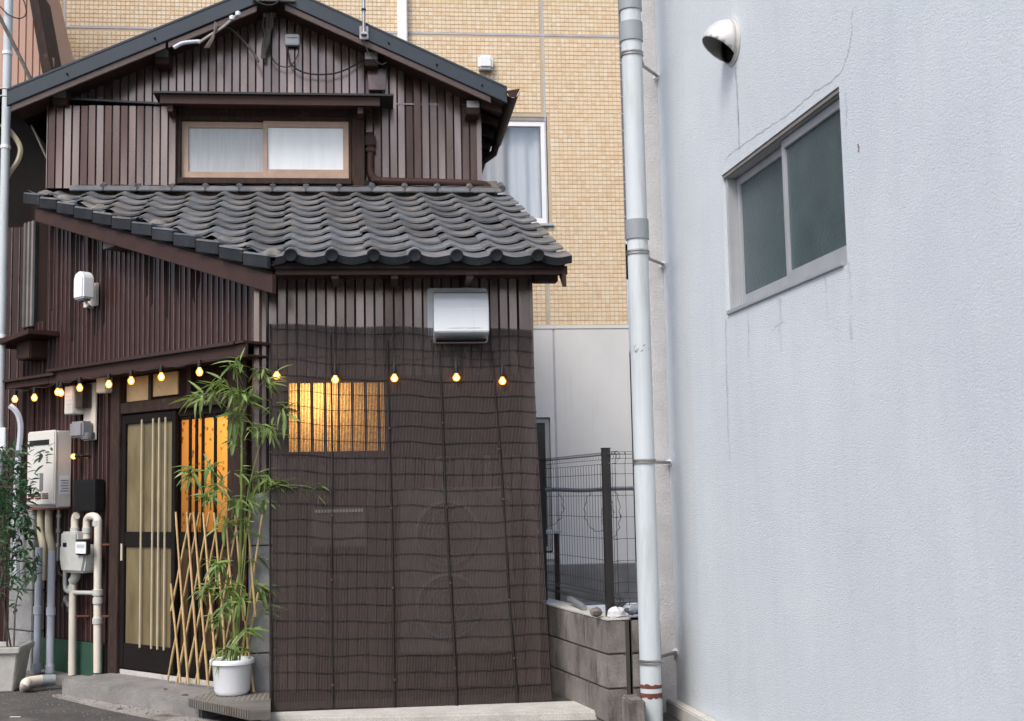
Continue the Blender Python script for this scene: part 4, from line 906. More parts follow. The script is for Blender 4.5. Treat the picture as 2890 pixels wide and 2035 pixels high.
po = MB().lathe((PX, PY, PZ), [(.0, .0), (.090, .0), (.098, .006), (.102, .014), (.109, .03), (.120, .178), (.124, .184), (.136, .188), (.138, .208), (.132, .217), (.121, .213), (.115, .195), (.0, .19)], 36).build('pot', m_pot, pot, smooth=True)
MB().lathe((PX, PY, PZ), [(.1165, .192), (.05, .197), (.0, .2)], 18).build('soil', m_soil, po)
def pp(px, py, dy=0): return onY(px, py, PY+dy)
culms = [([(664, 1880), (672, 1700), (680, 1500), (682, 1350), (682, 1230), (676, 1150), (668, 1040)], .0125, .02), ([(660, 1880), (668, 1740), (688, 1560), (694, 1430), (716, 1320), (740, 1240), (760, 1215), (800, 1165)], .008, -.03),
         ([(668, 1885), (678, 1720), (690, 1600), (705, 1420), (745, 1395), (790, 1372), (850, 1370), (890, 1380)], .006, -.08), ([(656, 1880), (655, 1760), (640, 1640), (620, 1580)], .006, -.04), ([(662, 1885), (652, 1800), (632, 1740), (610, 1720)], .004, -.09), ([(670, 1885), (700, 1760), (735, 1660)], .004, .05),
         ([(680, 1500), (650, 1420), (600, 1330), (545, 1310)], .004, -.05), ([(682, 1240), (640, 1150), (570, 1118)], .0045, -.06), ([(681, 1180), (710, 1120), (755, 1060)], .004, .04), ([(680, 1150), (650, 1100), (625, 1070)], .004, -.08), ([(690, 1500), (740, 1430), (760, 1400)], .0035, .06), ([(668, 1800), (720, 1735), (752, 1715)], .003, -.05)]
for pts, r, dy in culms:
    P = curve([pp(px, py, dy*i/len(pts)) for i, (px, py) in enumerate(pts)], 6); nP = len(P)
    rs = [r*(.62 if r < .012 else .95)*(1-.7*i/nP)*(1.0+(.14 if i % 7 == 0 else 0)) for i in range(nP)]
    MB().tube(P, rs, 7).build('culm', m_culm, pot, smooth=True)
cl = [(665, 1029, 14, 0), (737, 1048, 13, .4), (625, 1073, 13, -.4), (560, 1116, 14, -1), (600, 1112, 8, -.6), (678, 1110, 13, 0), (697, 1124, 12, .3), (758, 1079, 10, .7), (786, 1150, 10, .6), (665, 1176, 11, -.2), (650, 1100, 10, -.3), (718, 1206, 12, .3), (761, 1209, 11, .3), (665, 1243, 8, -.4),
      (800, 1165, 6, .8), (542, 1326, 13, -.7), (597, 1314, 11, 0), (616, 1373, 12, -.2), (588, 1391, 10, -.3), (727, 1342, 14, .4), (760, 1352, 9, .3), (789, 1363, 12, .7), (850, 1374, 13, 1), (885, 1383, 11, 1.3), (656, 1413, 12, -.2), (703, 1413, 10, .3), (750, 1410, 8, .5), (680, 1330, 6, .2),
      (616, 1587, 15, -.2), (590, 1655, 14, -.4), (650, 1655, 13, .0), (732, 1658, 12, .9), (752, 1718, 9, .8), (620, 1748, 13, -.2), (635, 1834, 11, -.3), (638, 1475, 11, -.2), (702, 1778, 9, .7), (680, 1690, 10, .1), (720, 1575, 6, .4), (640, 1700, 9, -.2), (670, 1830, 8, 0), (690, 1480, 7, .2)]
extra = MB(); cnt = 0
def put_leaf(parent, p, d, mes, nm, mx=295):
    global cnt
    yv = d.normalized(); zv = (Vector((0, 0, 1))-yv*yv.z); zv = zv.normalized() if zv.length > .05 else Vector((0, -1, 0)); 
    zv = (zv+Vector((random.gauss(0, .35), random.gauss(-.35, .35), 0))); zv = (zv-yv*zv.dot(yv)).normalized(); xv = yv.cross(zv)
    s = random.uniform(.75, 1.15)
    Mx = Matrix.Translation(p) @ Matrix((xv, yv, zv)).transposed().to_4x4() @ Matrix.Scale(s, 4)
    me = random.choice(mes)
    if cnt < mx: piece(nm, me, parent, Mx)
    else: extra.add([Mx @ v.co for v in me.vertices], [tuple(f.vertices) for f in me.polygons])
    cnt += 1
order = cl[:]; random.shuffle(order)
for px, py, nl, sx in order:
    c = pp(px, py, random.uniform(-.09, .08)); 
    for k in range(int(nl*1.6)):
        d = Vector((sx*.75+random.gauss(0, .62), random.gauss(-.12, .45), random.gauss(-.28, .42)))
        put_leaf(pot, c+Vector((random.gauss(0, .018), random.gauss(0, .02), random.gauss(0, .018))), d, bl_me, 'leaf')
stuff(extra.build('foliage', m_leaf, pot, recalc=False))

# left planter with a dark shrub
lp_ = onZ(18, 1952, ZG)
sh = thing('potted_shrub', 'dark green shrub in a pale square planter beside the drain pipes', 'potted plant', lp_)
c = lp_+Vector((-.10, .12, 0))
def sq(r, z): return [(c.x+a*r, c.y+b*r, z) for a, b in ((-1, -1), (1, -1), (1, 1), (-1, 1))]
rings = [sq(.15, ZG+.002), sq(.185, ZG+.27), sq(.205, ZG+.272), sq(.21, ZG+.318), sq(.19, ZG+.32), sq(.18, ZG+.28)]
mb = MB(); mb.add([v for r in rings for v in r], [(4*i+k, 4*i+(k+1) % 4, 4*i+4+(k+1) % 4, 4*i+4+k) for i in range(5) for k in range(4)]+[(3, 2, 1, 0)]); po2 = mb.build('planter', m_potg, sh, .006)
MB().add(sq(.182, ZG+.285), [(0, 1, 2, 3)]).build('soil', m_soil, po2)
extra = MB(); cnt = 0; sm_me = [leafmesh('leaf', L, W_, m_leaf2, cu) for L, W_, cu in ((.065, .024, .2), (.08, .026, .3), (.055, .022, .15))]
for k in range(7):
    tip = onY(random.uniform(-30, 110), random.uniform(1300, 1620), c.y+random.uniform(-.15, .1)); b0 = Vector((c.x+random.gauss(0, .05), c.y+random.gauss(0, .05), ZG+.28))
    MB().tube(curve([b0, b0.lerp(tip, .45)+Vector((-.05, 0, .15)), tip], 6), [.008-.006*i/12 for i in range(13)], 5).build('stem', m_cordg, sh)
for k in range(130):
    px = random.gauss(22, 42); py = random.uniform(1270, 1710)
    if px > 45 and 1370 < py < 1450 and px > 90: continue
    if px > 122: continue
    if py > 1640 and random.random() < .4: continue
    cc = onY(px, py, c.y+random.uniform(-.16, .12)); dx = random.gauss(.25, .6)
    for j in range(8):
        d = Vector((dx+random.gauss(0, .7), random.gauss(-.2, .5), random.gauss(-.15, .55)))
        put_leaf(sh, cc+Vector((random.gauss(0, .03), random.gauss(0, .03), random.gauss(0, .03))), d, sm_me, 'leaf')
stuff(extra.build('foliage', m_leaf2, sh, recalc=False))

# bamboo trellis
tr = thing('bamboo_trellis', 'folding lattice of thin bamboo canes leaning beside the potted bamboo', 'trellis', LW(.1, .1, .205))
def tc(x, y): return 440+x/2.672, 1430+y/2.672
Af = [((152, 40), (240, 1335)), ((230, 40), (325, 1340)), ((285, 40), (390, 1350)), ((360, 45), (455, 1300)), ((437, 45), (540, 1330)), ((520, 45), (610, 1100)), ((595, 60), (665, 860)), ((690, 90), (755, 830)), ((115, 580), (180, 1325)), ((672, 860), (740, 1400))]
Bf = [((265, 50), (112, 785)), ((325, 45), (92, 1310)), ((400, 45), (160, 1325)), ((475, 60), (225, 1335)), ((545, 90), (300, 1340)), ((625, 60), (385, 1345)), ((718, 50), (470, 1290)), ((805, 60), (640, 1180)), ((770, 650), (665, 1180))]
for fam, o in ((Af, .125), (Bf, .108)):
    for a, b in fam:
        (s0, z0), (s1, z1) = lw(*tc(*a), o), lw(*tc(*b), o)
        P = []; rs = []
        for i in range(13):
            f_ = i/12; bend = .004*math.sin(f_*3.1+a[0]); P.append(LW(s0+(s1-s0)*f_+bend, o+.0*f_, max(z0+(z1-z0)*f_, .208))); rs.append(.0068*(.9+.25*f_)*(1.22 if i % 3 == 1 else 1))
        MB().tube(P, rs, 7).build('cane', m_cane, tr, smooth=True)

# ================================================================== OVERHEAD BITS ON THE GABLE
def wire(name, label, pts, r, mat=m_cord, cat='cable', n=6, Y=None):
    P = [onY(px, py, (Y if Y else YU-.09)) if len(p_) == 2 else onY(px, py, p_[2]) for p_ in pts for px, py in [p_[:2]]]
    o = MB().tube(curve(P, n), r, 6).build(name, mat, None, smooth=True); return tag(o, label, cat)
x, z = up(825, 113, .05); jb = thing('terminal_box', 'small white cable terminal box near the top of the gable', 'junction box', UP(x, .02, z-.05))
MB().box(UP, x-.058, x+.058, .014, .07, z-.045, z+.045).build('case', m_white, jb, .008); B('vent_slot', m_grey, jb, UP, x-.042, x+.042, .0705, .073, z+.008, z+.014); B('base', m_black, jb, UP, x-.05, x+.05, .016, .06, z-.056, z-.046)
wire('cable', 'black cable looping from the terminal box to the purlin', [(812, 132), (815, 160), (822, 182), (850, 202), (890, 210), (940, 208), (980, 195), (1010, 178), (1035, 166)], .0065)
wire('cable', 'thin second loop hanging just below the gable cable', [(843, 132), (842, 150), (832, 172), (815, 188), (790, 186), (772, 170), (762, 145), (758, 110)], .005)
wire('cable', 'black cable ring crossing the ridge cap', [(708, -20), (722, 2), (752, 14), (778, 10), (796, -12)], .006, Y=9.9)
cg = thing('cable_clamp', 'tangled grey cable clamps hanging beneath the ridge', 'cable clamp', onY(757, 100, YU-.12), 'cable clamps on the gable')
for k in range(7):
    P = [onY(745+k*4+random.uniform(-3, 3), 38+random.uniform(-4, 4), YU-.13-.01*k), onY(748+k*3+random.uniform(-6, 6), 75, YU-.14), onY(752+random.uniform(-8, 10), 110, YU-.13), onY(742+random.uniform(-3, 6), 165, YU-.11)]
    MB().tube(curve(P, 4), .008, 6).build('strand', m_cordg, cg, smooth=True)
for k in range(4):
    q = onY(746+k*9, 42, YU-.15); MB().lathe(q, [(.0, -.02), (.014, -.012), (.014, .012), (.0, .02)], 8).build('insulator', m_steel, cg, smooth=True)
MB().tube([onY(762, 40, YU-.14), onY(764, -30, YU-.2)], .008, 6).build('lead', m_cord, cg)
cg2 = thing('cable_clamp', 'grey cable clamp with white insulators under the sloping barge', 'cable clamp', onY(615, 80, YU-.3), 'cable clamps on the gable')
MB().tube(curve([onY(px, py, 9.93) for px, py in ((560, 122), (585, 105), (612, 88), (635, 72), (672, 40))], 4), [.012]*9+[.012]*8, 7).build('arm', m_alud, cg2, smooth=True)
for px, py in ((655, 50), (672, 38)): MB().lathe(onY(px, py, 9.92), [(.0, -.022), (.02, -.015), (.022, .01), (.0, .024)], 10).build('insulator', m_white, cg2, smooth=True)
for k in range(5): MB().tube(curve([onY(608+random.uniform(-6, 6), 62+k*4, 9.92), onY(603, 95+k*3, 9.9), onY(578+k*3, 135, 9.93)], 4), .007, 5).build('strand', m_cordg, cg2, smooth=True)
MB().tube(curve([onY(px, py, 10.1) for px, py in ((628, 75), (655, 84), (690, 118), (712, 145), (730, 175))], 5), [.006]*12+[.011]*9, 6).build('lead', m_cordg, cg2, smooth=True)
MB().tube(curve([onY(px, py, 9.96) for px, py in ((490, 135), (515, 122), (545, 118), (565, 117))], 4), .016, 8).build('sleeve', m_blue, cg2, smooth=True)
am = thing('antenna_mast', 'thin grey antenna mast bolted to the right hand barge', 'mast', onY(1027, 110, 9.93))
MB().tube([onY(1027, 100, 9.915), onY(1026, -60, 9.915)], .014, 10).build('pole', m_steel, am, smooth=True)
q = onY(1027, 90, 9.93); MB().box(WO, q.x-.035, q.x+.035, 9.93, 9.947, q.z-.06, q.z+.05).build('bracket', m_steel, am, .004); B('clamp', m_steel, am, WO, q.x-.022, q.x+.022, 9.89, 9.93, q.z-.03, q.z-.012); B('clamp', m_black, am, WO, q.x-.018, q.x+.018, 9.89, 9.935, q.z+.17, q.z+.18)
MB().tube(curve([onY(px, py, 9.92) for px, py in ((1027, 112), (1033, 130), (1040, 148), (1062, 172), (1078, 182), (1090, 176))], 4), .004, 5).build('lead', m_cord, am)

# ================================================================== LEFT NEIGHBOUR
nb = thing('neighbour_house', 'neighbouring house with salmon upper siding and dark brown lower wall', 'house', (-4, 12, ZG))
def NS_(a, b, c): return Vector((a, 11.9-b, c))
def NL(a, b, c): return Vector((a, 10.95-b, c))
r0 = onY(112, -30, 11.9); r1 = onY(172, 200, 11.9); r2 = onY(176, 300, 11.9)
sz = onY(70, 250, 11.9).z
nw = MB().prism(NS_, [(-7, sz), (r2.x-.05, sz), (r1.x-.06, r1.z), (r0.x-.07, r0.z), (r0.x-.5, 8), (-7, 8)], -1.5, -.002).build('upper_wall', m_salmon, nb)
sal = strip_me.copy(); sal.materials[0] = m_salmon; sal.materials[1] = m_salmon
def edge_top(a):
    k = (r0.z-r1.z)/(r0.x-r1.x); return min(7.9, max(sz+.05, r1.z+k*(a-(r1.x-.06)))) if a > r0.x-.07 else 7.9
siding(nw, NS_, 0, -4.4, r1.x-.06, sz, edge_top, me=sal, jit=.2, tilt=.1)
MB().prism(NS_, [(r1.x-.10, r1.z-.3), (r1.x+.0, r1.z-.3), (r0.x+.0, r0.z), (r0.x-.09, r0.z)], -.4, .10).build('corner_board', m_wood, nb, .01)
lwn = MB().box(NL, -7, onY(82, 800, 10.95).x, -1.0, -.002, ZG, 3.75).build('lower_wall', m_core, nb)
siding(lwn, NL, 0, -4.3, onY(82, 800, 10.95).x, ZG, 3.72, me=strip_me2, jit=.5)
B('back_wall', m_dark, nb, lambda a, b, c: Vector((a, 12.3-b, c)), -7, -2.4, -.1, 0, ZG, sz-.01)
pq = [onY(px, py, 10.45) for px, py in ((27, -40), (18, 300), (12, 620), (4, 1000), (0, 1240))]
x = pq[1].x
dp = thing('white_downpipe', 'slim white downpipe on the neighbouring house at the edge of view', 'pipe', (x, 10.45, 1.6))
MB().tube([(x, 10.45, 6.2), (x, 10.45, 1.62)], .034, 14).build('pipe', m_pvc, dp, smooth=True)
for py in (150, 415, 950):
    zc = onY(15, py, 10.45).z; MB().lathe((x, 10.45, zc), [(.034, -.015), (.04, -.013), (.04, .013), (.034, .015)], 14).build('collar', m_wframe, dp, smooth=True)
wire('conduit', 'bowed cream conduit curving out from the white downpipe', [(5, 352), (28, 370), (50, 400), (58, 425), (50, 455), (30, 485), (14, 520), (9, 580), (6, 720), (2, 900), (-4, 1100)], .022, m_cream_pipe, 'pipe', Y=10.5)
wire('stay_cable', 'thick taped stay cable slanting down to the house corner', [(-20, 5), (0, 50), (35, 118), (68, 185), (90, 232), (105, 268)], .016, m_cordg, Y=10.3)
wire('stay_cable', 'spiral wrapped cable continuing into the dark gap between houses', [(74, 325), (88, 352), (104, 384), (120, 420), (132, 445), (147, 470)], .010, m_alud, Y=10.55)
lr = thing('wire_rack', 'thin wire loop rack projecting in front of the roof corner', 'rack', onY(60, 260, 10.2))
MB().tube(curve([onY(px, py, 10.2) for px, py in ((-20, 250), (80, 249), (180, 249), (196, 255), (196, 266), (182, 271), (80, 271), (-20, 270))], 5), .007, 5).build('loop', m_alud, lr)
for px in (28, 50, 72, 96, 118, 142, 168): MB().tube(curve([onY(px, 250, 10.2), onY(px-6, 260, 10.19), onY(px+3, 271, 10.2)], 3), .0055, 5).build('rung', m_alud, lr)
wire('cable', 'thin black cable loop near the white downpipe', [(0, 18), (25, 42), (55, 52), (73, 40), (70, 10), (55, -20)], .005, Y=10.4)
wire('conduit', 'grey conduit bending down behind the shrub by the water heater', [(28, 1145), (45, 1160), (56, 1185), (58, 1220), (52, 1290), (46, 1380), (45, 1500), (48, 1640)], .024, m_blue, 'pipe', Y=10.3)
x, z = onY(8, 1240, 10.4).x, onY(8, 1240, 10.4).z; sb = MB().box(WO, x-.04, x+.03, 10.36, 10.44, z-.09, z+.09).build('switch_box', m_white, None, .006); tag(sb, 'narrow white switch box at the edge of the neighbouring wall', 'switch box')

# ================================================================== GREY BUILDING
gb = thing('grey_building', 'pale blue grey stucco building with a small sliding window', 'building', GC+Vector((0, 0, ZG)))
wq = [gw(2033.6, 495.8), gw(2366, 246.4), gw(2054, 893.7), gw(2393, 742)]
ga0, ga1 = (wq[0][0]+wq[2][0])/2, (wq[1][0]+wq[3][0])/2; gz0, gz1 = (wq[2][1]+wq[3][1])/2, (wq[0][1]+wq[1][1])/2
mb = MB(); TH = -.20
mb.box(GW, 0, ga0, TH, 0, ZG-.1, 9); mb.box(GW, ga1, 11, TH, 0, ZG-.1, 9); mb.box(GW, ga0, ga1, TH, 0, gz1, 9); mb.box(GW, ga0, ga1, TH, 0, ZG-.1, gz0)
mb.build('stucco_wall', m_stucco, gb)
B('dark_room', m_dark, gb, GW, ga0-.3, ga1+.3, -.5, -.25, gz0-.3, gz1+.3)
MB().box(GW, -.12, -.002, -.5, .10, ZG-.1, 9).build('return_wall', m_beige, gb)
B('footing', m_conc_l, gb, GW, -.1, 6, .001, .07, ZG-.1, .17, bev=.008)
# window: outer frame, two sashes
f_ = MB(); fw = .03
f_.box(GW, ga0, ga0+fw, -.11, -.02, gz0, gz1); f_.box(GW, ga1-fw, ga1, -.11, -.03, gz0, gz1); f_.box(GW, ga0+fw, ga1-fw, -.11, -.015, gz1-.022, gz1); f_.box(GW, ga0+fw, ga1-fw, -.11, .012, gz0, gz0+.022)
gwn = f_.build('window', m_alu, gb, .003)
B('head_flashing', m_alud, gwn, GW, ga0+.005, ga1-.005, -.014, -.006, gz1-.02, gz1-.004)
gm = (gw(2190, 400)[0]+gw(2205, 800)[0])/2
for (a, b, o) in ((ga0+fw+.002, gm+.03, -.085), (gm-.03, ga1-fw-.002, -.050)):
    s_ = MB(); s_.box(GW, a, a+.035, o-.012, o+.012, gz0+.024, gz1-.024); s_.box(GW, b-.035, b, o-.012, o+.012, gz0+.024, gz1-.024); s_.box(GW, a+.035, b-.035, o-.012, o+.012, gz1-.068, gz1-.024); s_.box(GW, a+.035, b-.035, o-.012, o+.012, gz0+.024, gz0+.10)
    so_ = s_.build('sash', m_alu, gwn, .003); B('pane', m_obscure, so_, GW, a+.03, b-.03, o-.005, o-.001, gz0+.09, gz1-.06)
# hairline cracks (thin dark fissures) and stains
def crack(pts, wd, mat=m_mort):
    P = [gw(*p) for p in pts]; mb = MB(); vs_ = []
    Q = curve([Vector((a, 0, c)) for a, c in P], 7)
    for i, q in enumerate(Q):
        j = random.uniform(-.006, .006); ww = wd*random.uniform(.2, 1.0); d_ = (Q[min(i+1, len(Q)-1)]-Q[max(i-1, 0)]).normalized(); nrm = Vector((-d_.z, 0, d_.x))
        c = q+nrm*j; vs_ += [GW(c.x-nrm.x*ww, .0012, c.z-nrm.z*ww), GW(c.x+nrm.x*ww, .0012, c.z+nrm.z*ww)]
    mb.add(vs_, [(2*i, 2*i+1, 2*i+3, 2*i+2) for i in range(len(Q)-1)]).build('crack', mat, gb)
m_hair = M('hairline_crack', (.36, .37, .38), (.47, .50, .53), rough=.9, nscale=40)
crack([(2045, 450), (2090, 415), (2160, 365), (2230, 318), (2300, 258), (2370, 205), (2400, 120), (2405, 30)], .0035, m_hair)
crack([(2076, 190), (2082, 290), (2088, 420)], .008, m_hair)
crack([(2047, 900), (2049, 960), (2050, 1030), (2052, 1120), (2060, 1300)], .004, m_hair)
crack([(2422, 405), (2424, 420), (2422, 428)], .006, m_rust)
crack([(2180, 930), (2200, 915), (2215, 905)], .0025, m_hair); crack([(2387, 260), (2390, 300), (2388, 360)], .003, m_hair)
m_stain, t_, p_, N_, Lk_ = nmat('rain_stain')
tb = N_('BsdfTransparent'); mx_ = N_('MixShader'); geo_ = N_('NewGeometry'); ns_ = N_('TexNoise'); ns_.inputs['Scale'].default_value = 9; mp_ = N_('Mapping'); mp_.inputs['Scale'].default_value = (6, 6, .8); Lk_(geo_.outputs['Position'], mp_.inputs[0]); Lk_(mp_.outputs[0], ns_.inputs['Vector'])
rr_ = N_('MapRange'); rr_.inputs[1].default_value = .35; rr_.inputs[2].default_value = .75; rr_.inputs[3].default_value = 0; rr_.inputs[4].default_value = .26; Lk_(ns_.outputs['Fac'], rr_.inputs[0]); Lk_(rr_.outputs[0], mx_.inputs[0])
p_.inputs['Base Color'].default_value = (.30, .27, .24, 1); p_.inputs['Roughness'].default_value = .9; Lk_(tb.outputs[0], mx_.inputs[1]); Lk_(p_.outputs[0], mx_.inputs[2]); Lk_(mx_.outputs[0], t_.nodes['Material Output'].inputs[0])
for pts_, wd_ in (([(2078, 190), (2082, 290), (2088, 430)], .022), ([(2050, 905), (2052, 1050), (2056, 1240)], .02), ([(2110, 880), (2112, 960), (2114, 1010)], .02), ([(2200, 838), (2203, 930), (2205, 990)], .03), ([(2330, 780), (2334, 860), (2336, 930)], .022), ([(2395, 740), (2399, 820), (2402, 960)], .018)):
    crack(pts_, wd_, m_stain)
# stainless hood vent
a_, z_ = gw(2068, 118, .0)
hv = thing('hood_vent', 'round stainless hood vent with dark opening on the grey wall', 'vent', GW(a_, .0, z_))
R0 = .115; N1, N2 = 20, 10
mb = MB()
def hood(u, v):
    th = 2*math.pi*u; ph = v*math.pi/2*.98; r = R0*math.cos(ph)
    return GW(a_+r*math.cos(th), .02+R0*1.25*math.sin(ph), z_+r*math.sin(th))
bmh = MB().grid(hood, 28, 12)
me = bmh.mesh('hood', m_inox, recalc=True, smooth=True); bm = bmesh.new(); bm.from_mesh(me); bmesh.ops.remove_doubles(bm, verts=bm.verts, dist=.0004)
nrm = (GN*.62+Vector((0, 0, -.85))).normalized()
bmesh.ops.bisect_plane(bm, geom=bm.verts[:]+bm.edges[:]+bm.faces[:], plane_co=GW(a_, .10, z_-.03), plane_no=nrm, clear_outer=True)
bm.to_mesh(me); bm.free(); me.shade_smooth(); ho = link(bpy.data.objects.new('hood', me), hv)
sm = ho.modifiers.new('thick', 'SOLIDIFY'); sm.thickness = .003; sm.offset = -1
MB().lathe(GW(a_, .001, z_), [(R0+.012, 0), (R0+.012, .006), (R0, .01), (R0, .02)], 28, GN).build('flange', m_inox, hv, smooth=True)
MB().lathe(GW(a_, .004, z_), [(.0, 0), (R0-.008, 0), (R0-.008, .02)], 24, GN).build('duct', m_dark, hv)

# big downpipe in front of the return wall
q = onY(1815, 1200, 7.35); pxx = q.x; pyy = 7.35; PR = .0615
bpipe = thing('downpipe', 'thick pale grey downpipe strapped to the corner of the grey building', 'pipe', (pxx, pyy, ZG))
MB().tube([(pxx, pyy, ZG-.02), (pxx, pyy, 3.0), (pxx, pyy, 6.5)], PR, 28).build('pipe', m_pvc, bpipe, smooth=True)
def pz(py): return onY(1810, py, pyy-PR).z
for ya, yb in ((-40, 22), (55, 110), (615, 672)):
    MB().lathe((pxx, pyy, pz(yb)), [(PR, 0), (PR+.008, .002), (PR+.008, pz(ya)-pz(yb)-.002), (PR, pz(ya)-pz(yb))], 28).build('coupling', m_coupler, bpipe, smooth=True)
for yc in (145, 708, 1302, 1872):
    z = pz(yc); MB().lathe((pxx, pyy, z-.014), [(PR+.001, 0), (PR+.008, .002), (PR+.008, .010), (PR+.004, .014), (PR+.008, .018), (PR+.008, .026), (PR+.001, .028)], 28).build('strap', m_steel, bpipe, smooth=True)
    w_ = GW(.03, .0, z); MB().tube([(pxx+PR-.01, pyy+.01, z), (pxx+PR+.05, pyy+.2, z), (w_.x-.0, w_.y, z)], .010, 8).build('strap_arm', m_steel, bpipe); MB().lathe((w_.x-.012, w_.y, z), [(.0, -.02), (.022, -.014), (.024, .008), (.0, .022)], 8).build('anchor_putty', m_white, bpipe)
z = pz(1948)
for k, (z0, z1) in enumerate(((z+.004, z+.028), (z-.05, z-.022))):
    N = 28; mb = MB(); vs_ = []
    for i in range(N+1):
        a = 2*math.pi*i/N; jl = random.uniform(-.012, .008); 
        for zz in (z0+(jl if k else 0), z1+(0 if k else jl*.6)): vs_.append((pxx+(PR+.0015)*math.cos(a), pyy+(PR+.0015)*math.sin(a), zz))
    mb.add(vs_, [(2*i, 2*i+2, 2*i+3, 2*i+1) for i in range(N)]).build('rust_band', m_rust, bpipe)
for k in range(9):
    a = -math.pi/2+random.uniform(-1.1, 1.1); zz = pz(985)+random.uniform(-.02, .02); l = random.uniform(.08, .3)
    MB().add([(pxx+(PR+.001)*math.cos(a+l*f), pyy+(PR+.001)*math.sin(a+l*f), zz+dz+.01*f) for f in (0, .5, 1) for dz in (-.002, .002)], [(0, 2, 3, 1), (2, 4, 5, 3)]).build('rust_fleck', m_rust, bpipe)
bk = MB().box(WO, pxx-.16, pxx-.066, pyy-.16, pyy+.16, ZG-.05, .26).build('base_block', m_block, None, .01); tag(bk, 'rough low concrete block at the foot of the thick downpipe', 'block')

# ================================================================== BLOCK WALL + MESH FENCE
bw = thing('block_wall', 'low stained concrete block wall between the blind and the downpipe', 'wall', (1.3, 7.4, ZG))
WA = R_(-10); wd = Vector((math.sin(WA), math.cos(WA), 0)); wn = Vector((-math.cos(WA), math.sin(WA), 0)); wc = Vector((1.30, 7.40, 0))
def BW(a, b, c): return wc+wd*a+wn*b+Vector((0, 0, c))
zs = [-.09, .101, .296, .491, .684]
for k in range(4):
    off = 0 if k % 2 else .2
    xs = [0.0, .39+off*.0] if False else None
    a = 0.0; first = .39 if k % 2 else .19
    ed = [0, first]; 
    while ed[-1] < 1.75: ed.append(ed[-1]+.4)
    for i in range(len(ed)-1):
        MB().box(BW, ed[i]+(.004 if i else 0), ed[i+1]-.004, -.15, random.uniform(-.002, .002), zs[k]+.004, zs[k+1]-.004).build('block', m_block, bw, .005)
    MB().box(WO, 1.452, 1.62, 7.41, 7.56, zs[k]+.004, zs[k+1]-.004).build('block', m_block, bw, .005)
B('block_mortar', m_mort, bw, BW, .01, 1.75, -.14, -.008, -.09, .68); B('block_mortar', m_mort, bw, WO, 1.40, 1.6, 7.42, 7.55, -.09, .68)
B('rust_strip', m_rust, bw, WO, 1.437, 1.447, 7.42, 7.47, .1, .69)
B('top_screed', m_conc_l, bw, BW, .0, 1.75, -.15, -.002, .684, .694)
fn = thing('mesh_fence', 'dark welded wire fence on posts along the block wall', 'fence', BW(.1, -.07, .694))
pxs = [BW(.12, -.07, 0), BW(1.42, -.07, 0)]
for i, p in enumerate(pxs):
    po_ = MB().box(lambda a, b, c: p+Vector((a, b, c)), -.024, .024, -.024, .024, .694, 1.672 if i == 0 else 1.64).build('post', m_fence, fn, .003); B('post_cap', m_black, po_, lambda a, b, c: p+Vector((a, b, c)), -.026, .026, -.026, .026, 1.6725 if i == 0 else 1.6405, 1.68 if i == 0 else 1.648)
def panel(F, a0, a1, zb, zt):
    """welded mesh with rolled top and bottom edges"""
    n = int((a1-a0)/.05); r = .0017
    roll = lambda zc, sg: [(zc, 0), (zc+sg*.03, .028), (zc+sg*.055, .03), (zc+sg*.07, .012), (zc+sg*.055, -.008)]
    for i in range(n+1):
        a = a0+(a1-a0)*i/n
        pts = [F(a, b, z) for z, b in roll(zb, -1)[::-1]]+[F(a, b, z) for z, b in roll(zt, 1)]
        MB().tube(pts, r, 4).build('mesh_wire', m_fence, fn)
    for z in [zb, zb+.06]+[zb+.06+(zt-zb-.12)*k/5 for k in range(1, 5)]+[zt-.06, zt]: MB().tube([F(a0-.01, .003, z), F(a1+.01, .003, z)], r*1.15, 4).build('mesh_rail', m_fence, fn)
    for zc, sg in ((zb, -1), (zt, 1)):
        for z, b in roll(zc, sg)[1:]: MB().tube([F(a0-.01, b, z), F(a1+.01, b, z)], r*1.1, 4).build('mesh_rail', m_fence, fn)
panel(lambda a, b, c: BW(a, -.075+b*-1, c), -.02, 1.62, .83, 1.585)
panel(lambda a, b, c: Vector((a, 7.52-b, c)), 1.40, 1.58, .83, 1.585)
# clutter on and behind the wall
def blob(name, mat, c, sx, sy, sz, seed, label, cat):
    rn = random.Random(seed); mb = MB(); N1, N2 = 12, 7
    o_ = [[rn.uniform(.75, 1.2) for _ in range(N1)] for _ in range(N2+1)]
    mb.grid(lambda u, v: Vector(c)+Vector((sx*math.sin(math.pi*v)*math.cos(2*math.pi*u), sy*math.sin(math.pi*v)*math.sin(2*math.pi*u), -sz*math.cos(math.pi*v)))*(o_[round(v*N2)][round(u*N1) % N1]), N1, N2)
    return tag(mb.build(name, mat, None, smooth=True), label, cat)
q = onY(1682, 1725, 7.5); blob('stone', m_block, (q.x, q.y, .725), .035, .03, .026, 3, 'fist sized grey stone beside the fence post', 'stone')
q = onY(1740, 1730, 7.47); blob('plastic_bag', m_bag, (q.x+.0, q.y, .722), .06, .035, .03, 5, 'crumpled white plastic bag on top of the block wall', 'bag')
q = onY(1785, 1715, 7.6); blob('bucket_lid', m_blue, (q.x, q.y, .73), .06, .05, .035, 9, 'rounded pale blue bag beside the white plastic bag', 'bag')
MB_ = MB().tube([BW(.95, -.10, .735), BW(.55, -.06, .712)], [.022, .018], 10).build('rod', m_grey, None, smooth=True); tag(MB_, 'short dark grey rod lying along the wall top', 'rod')
brd = MB().box(lambda a, b, c: BW(a, -.14-b, c), .35, 1.1, .02, .25, .66, .675).build('board', m_blue, None, .003); tag(brd, 'pale blue grey board lying behind the wire fence', 'board')
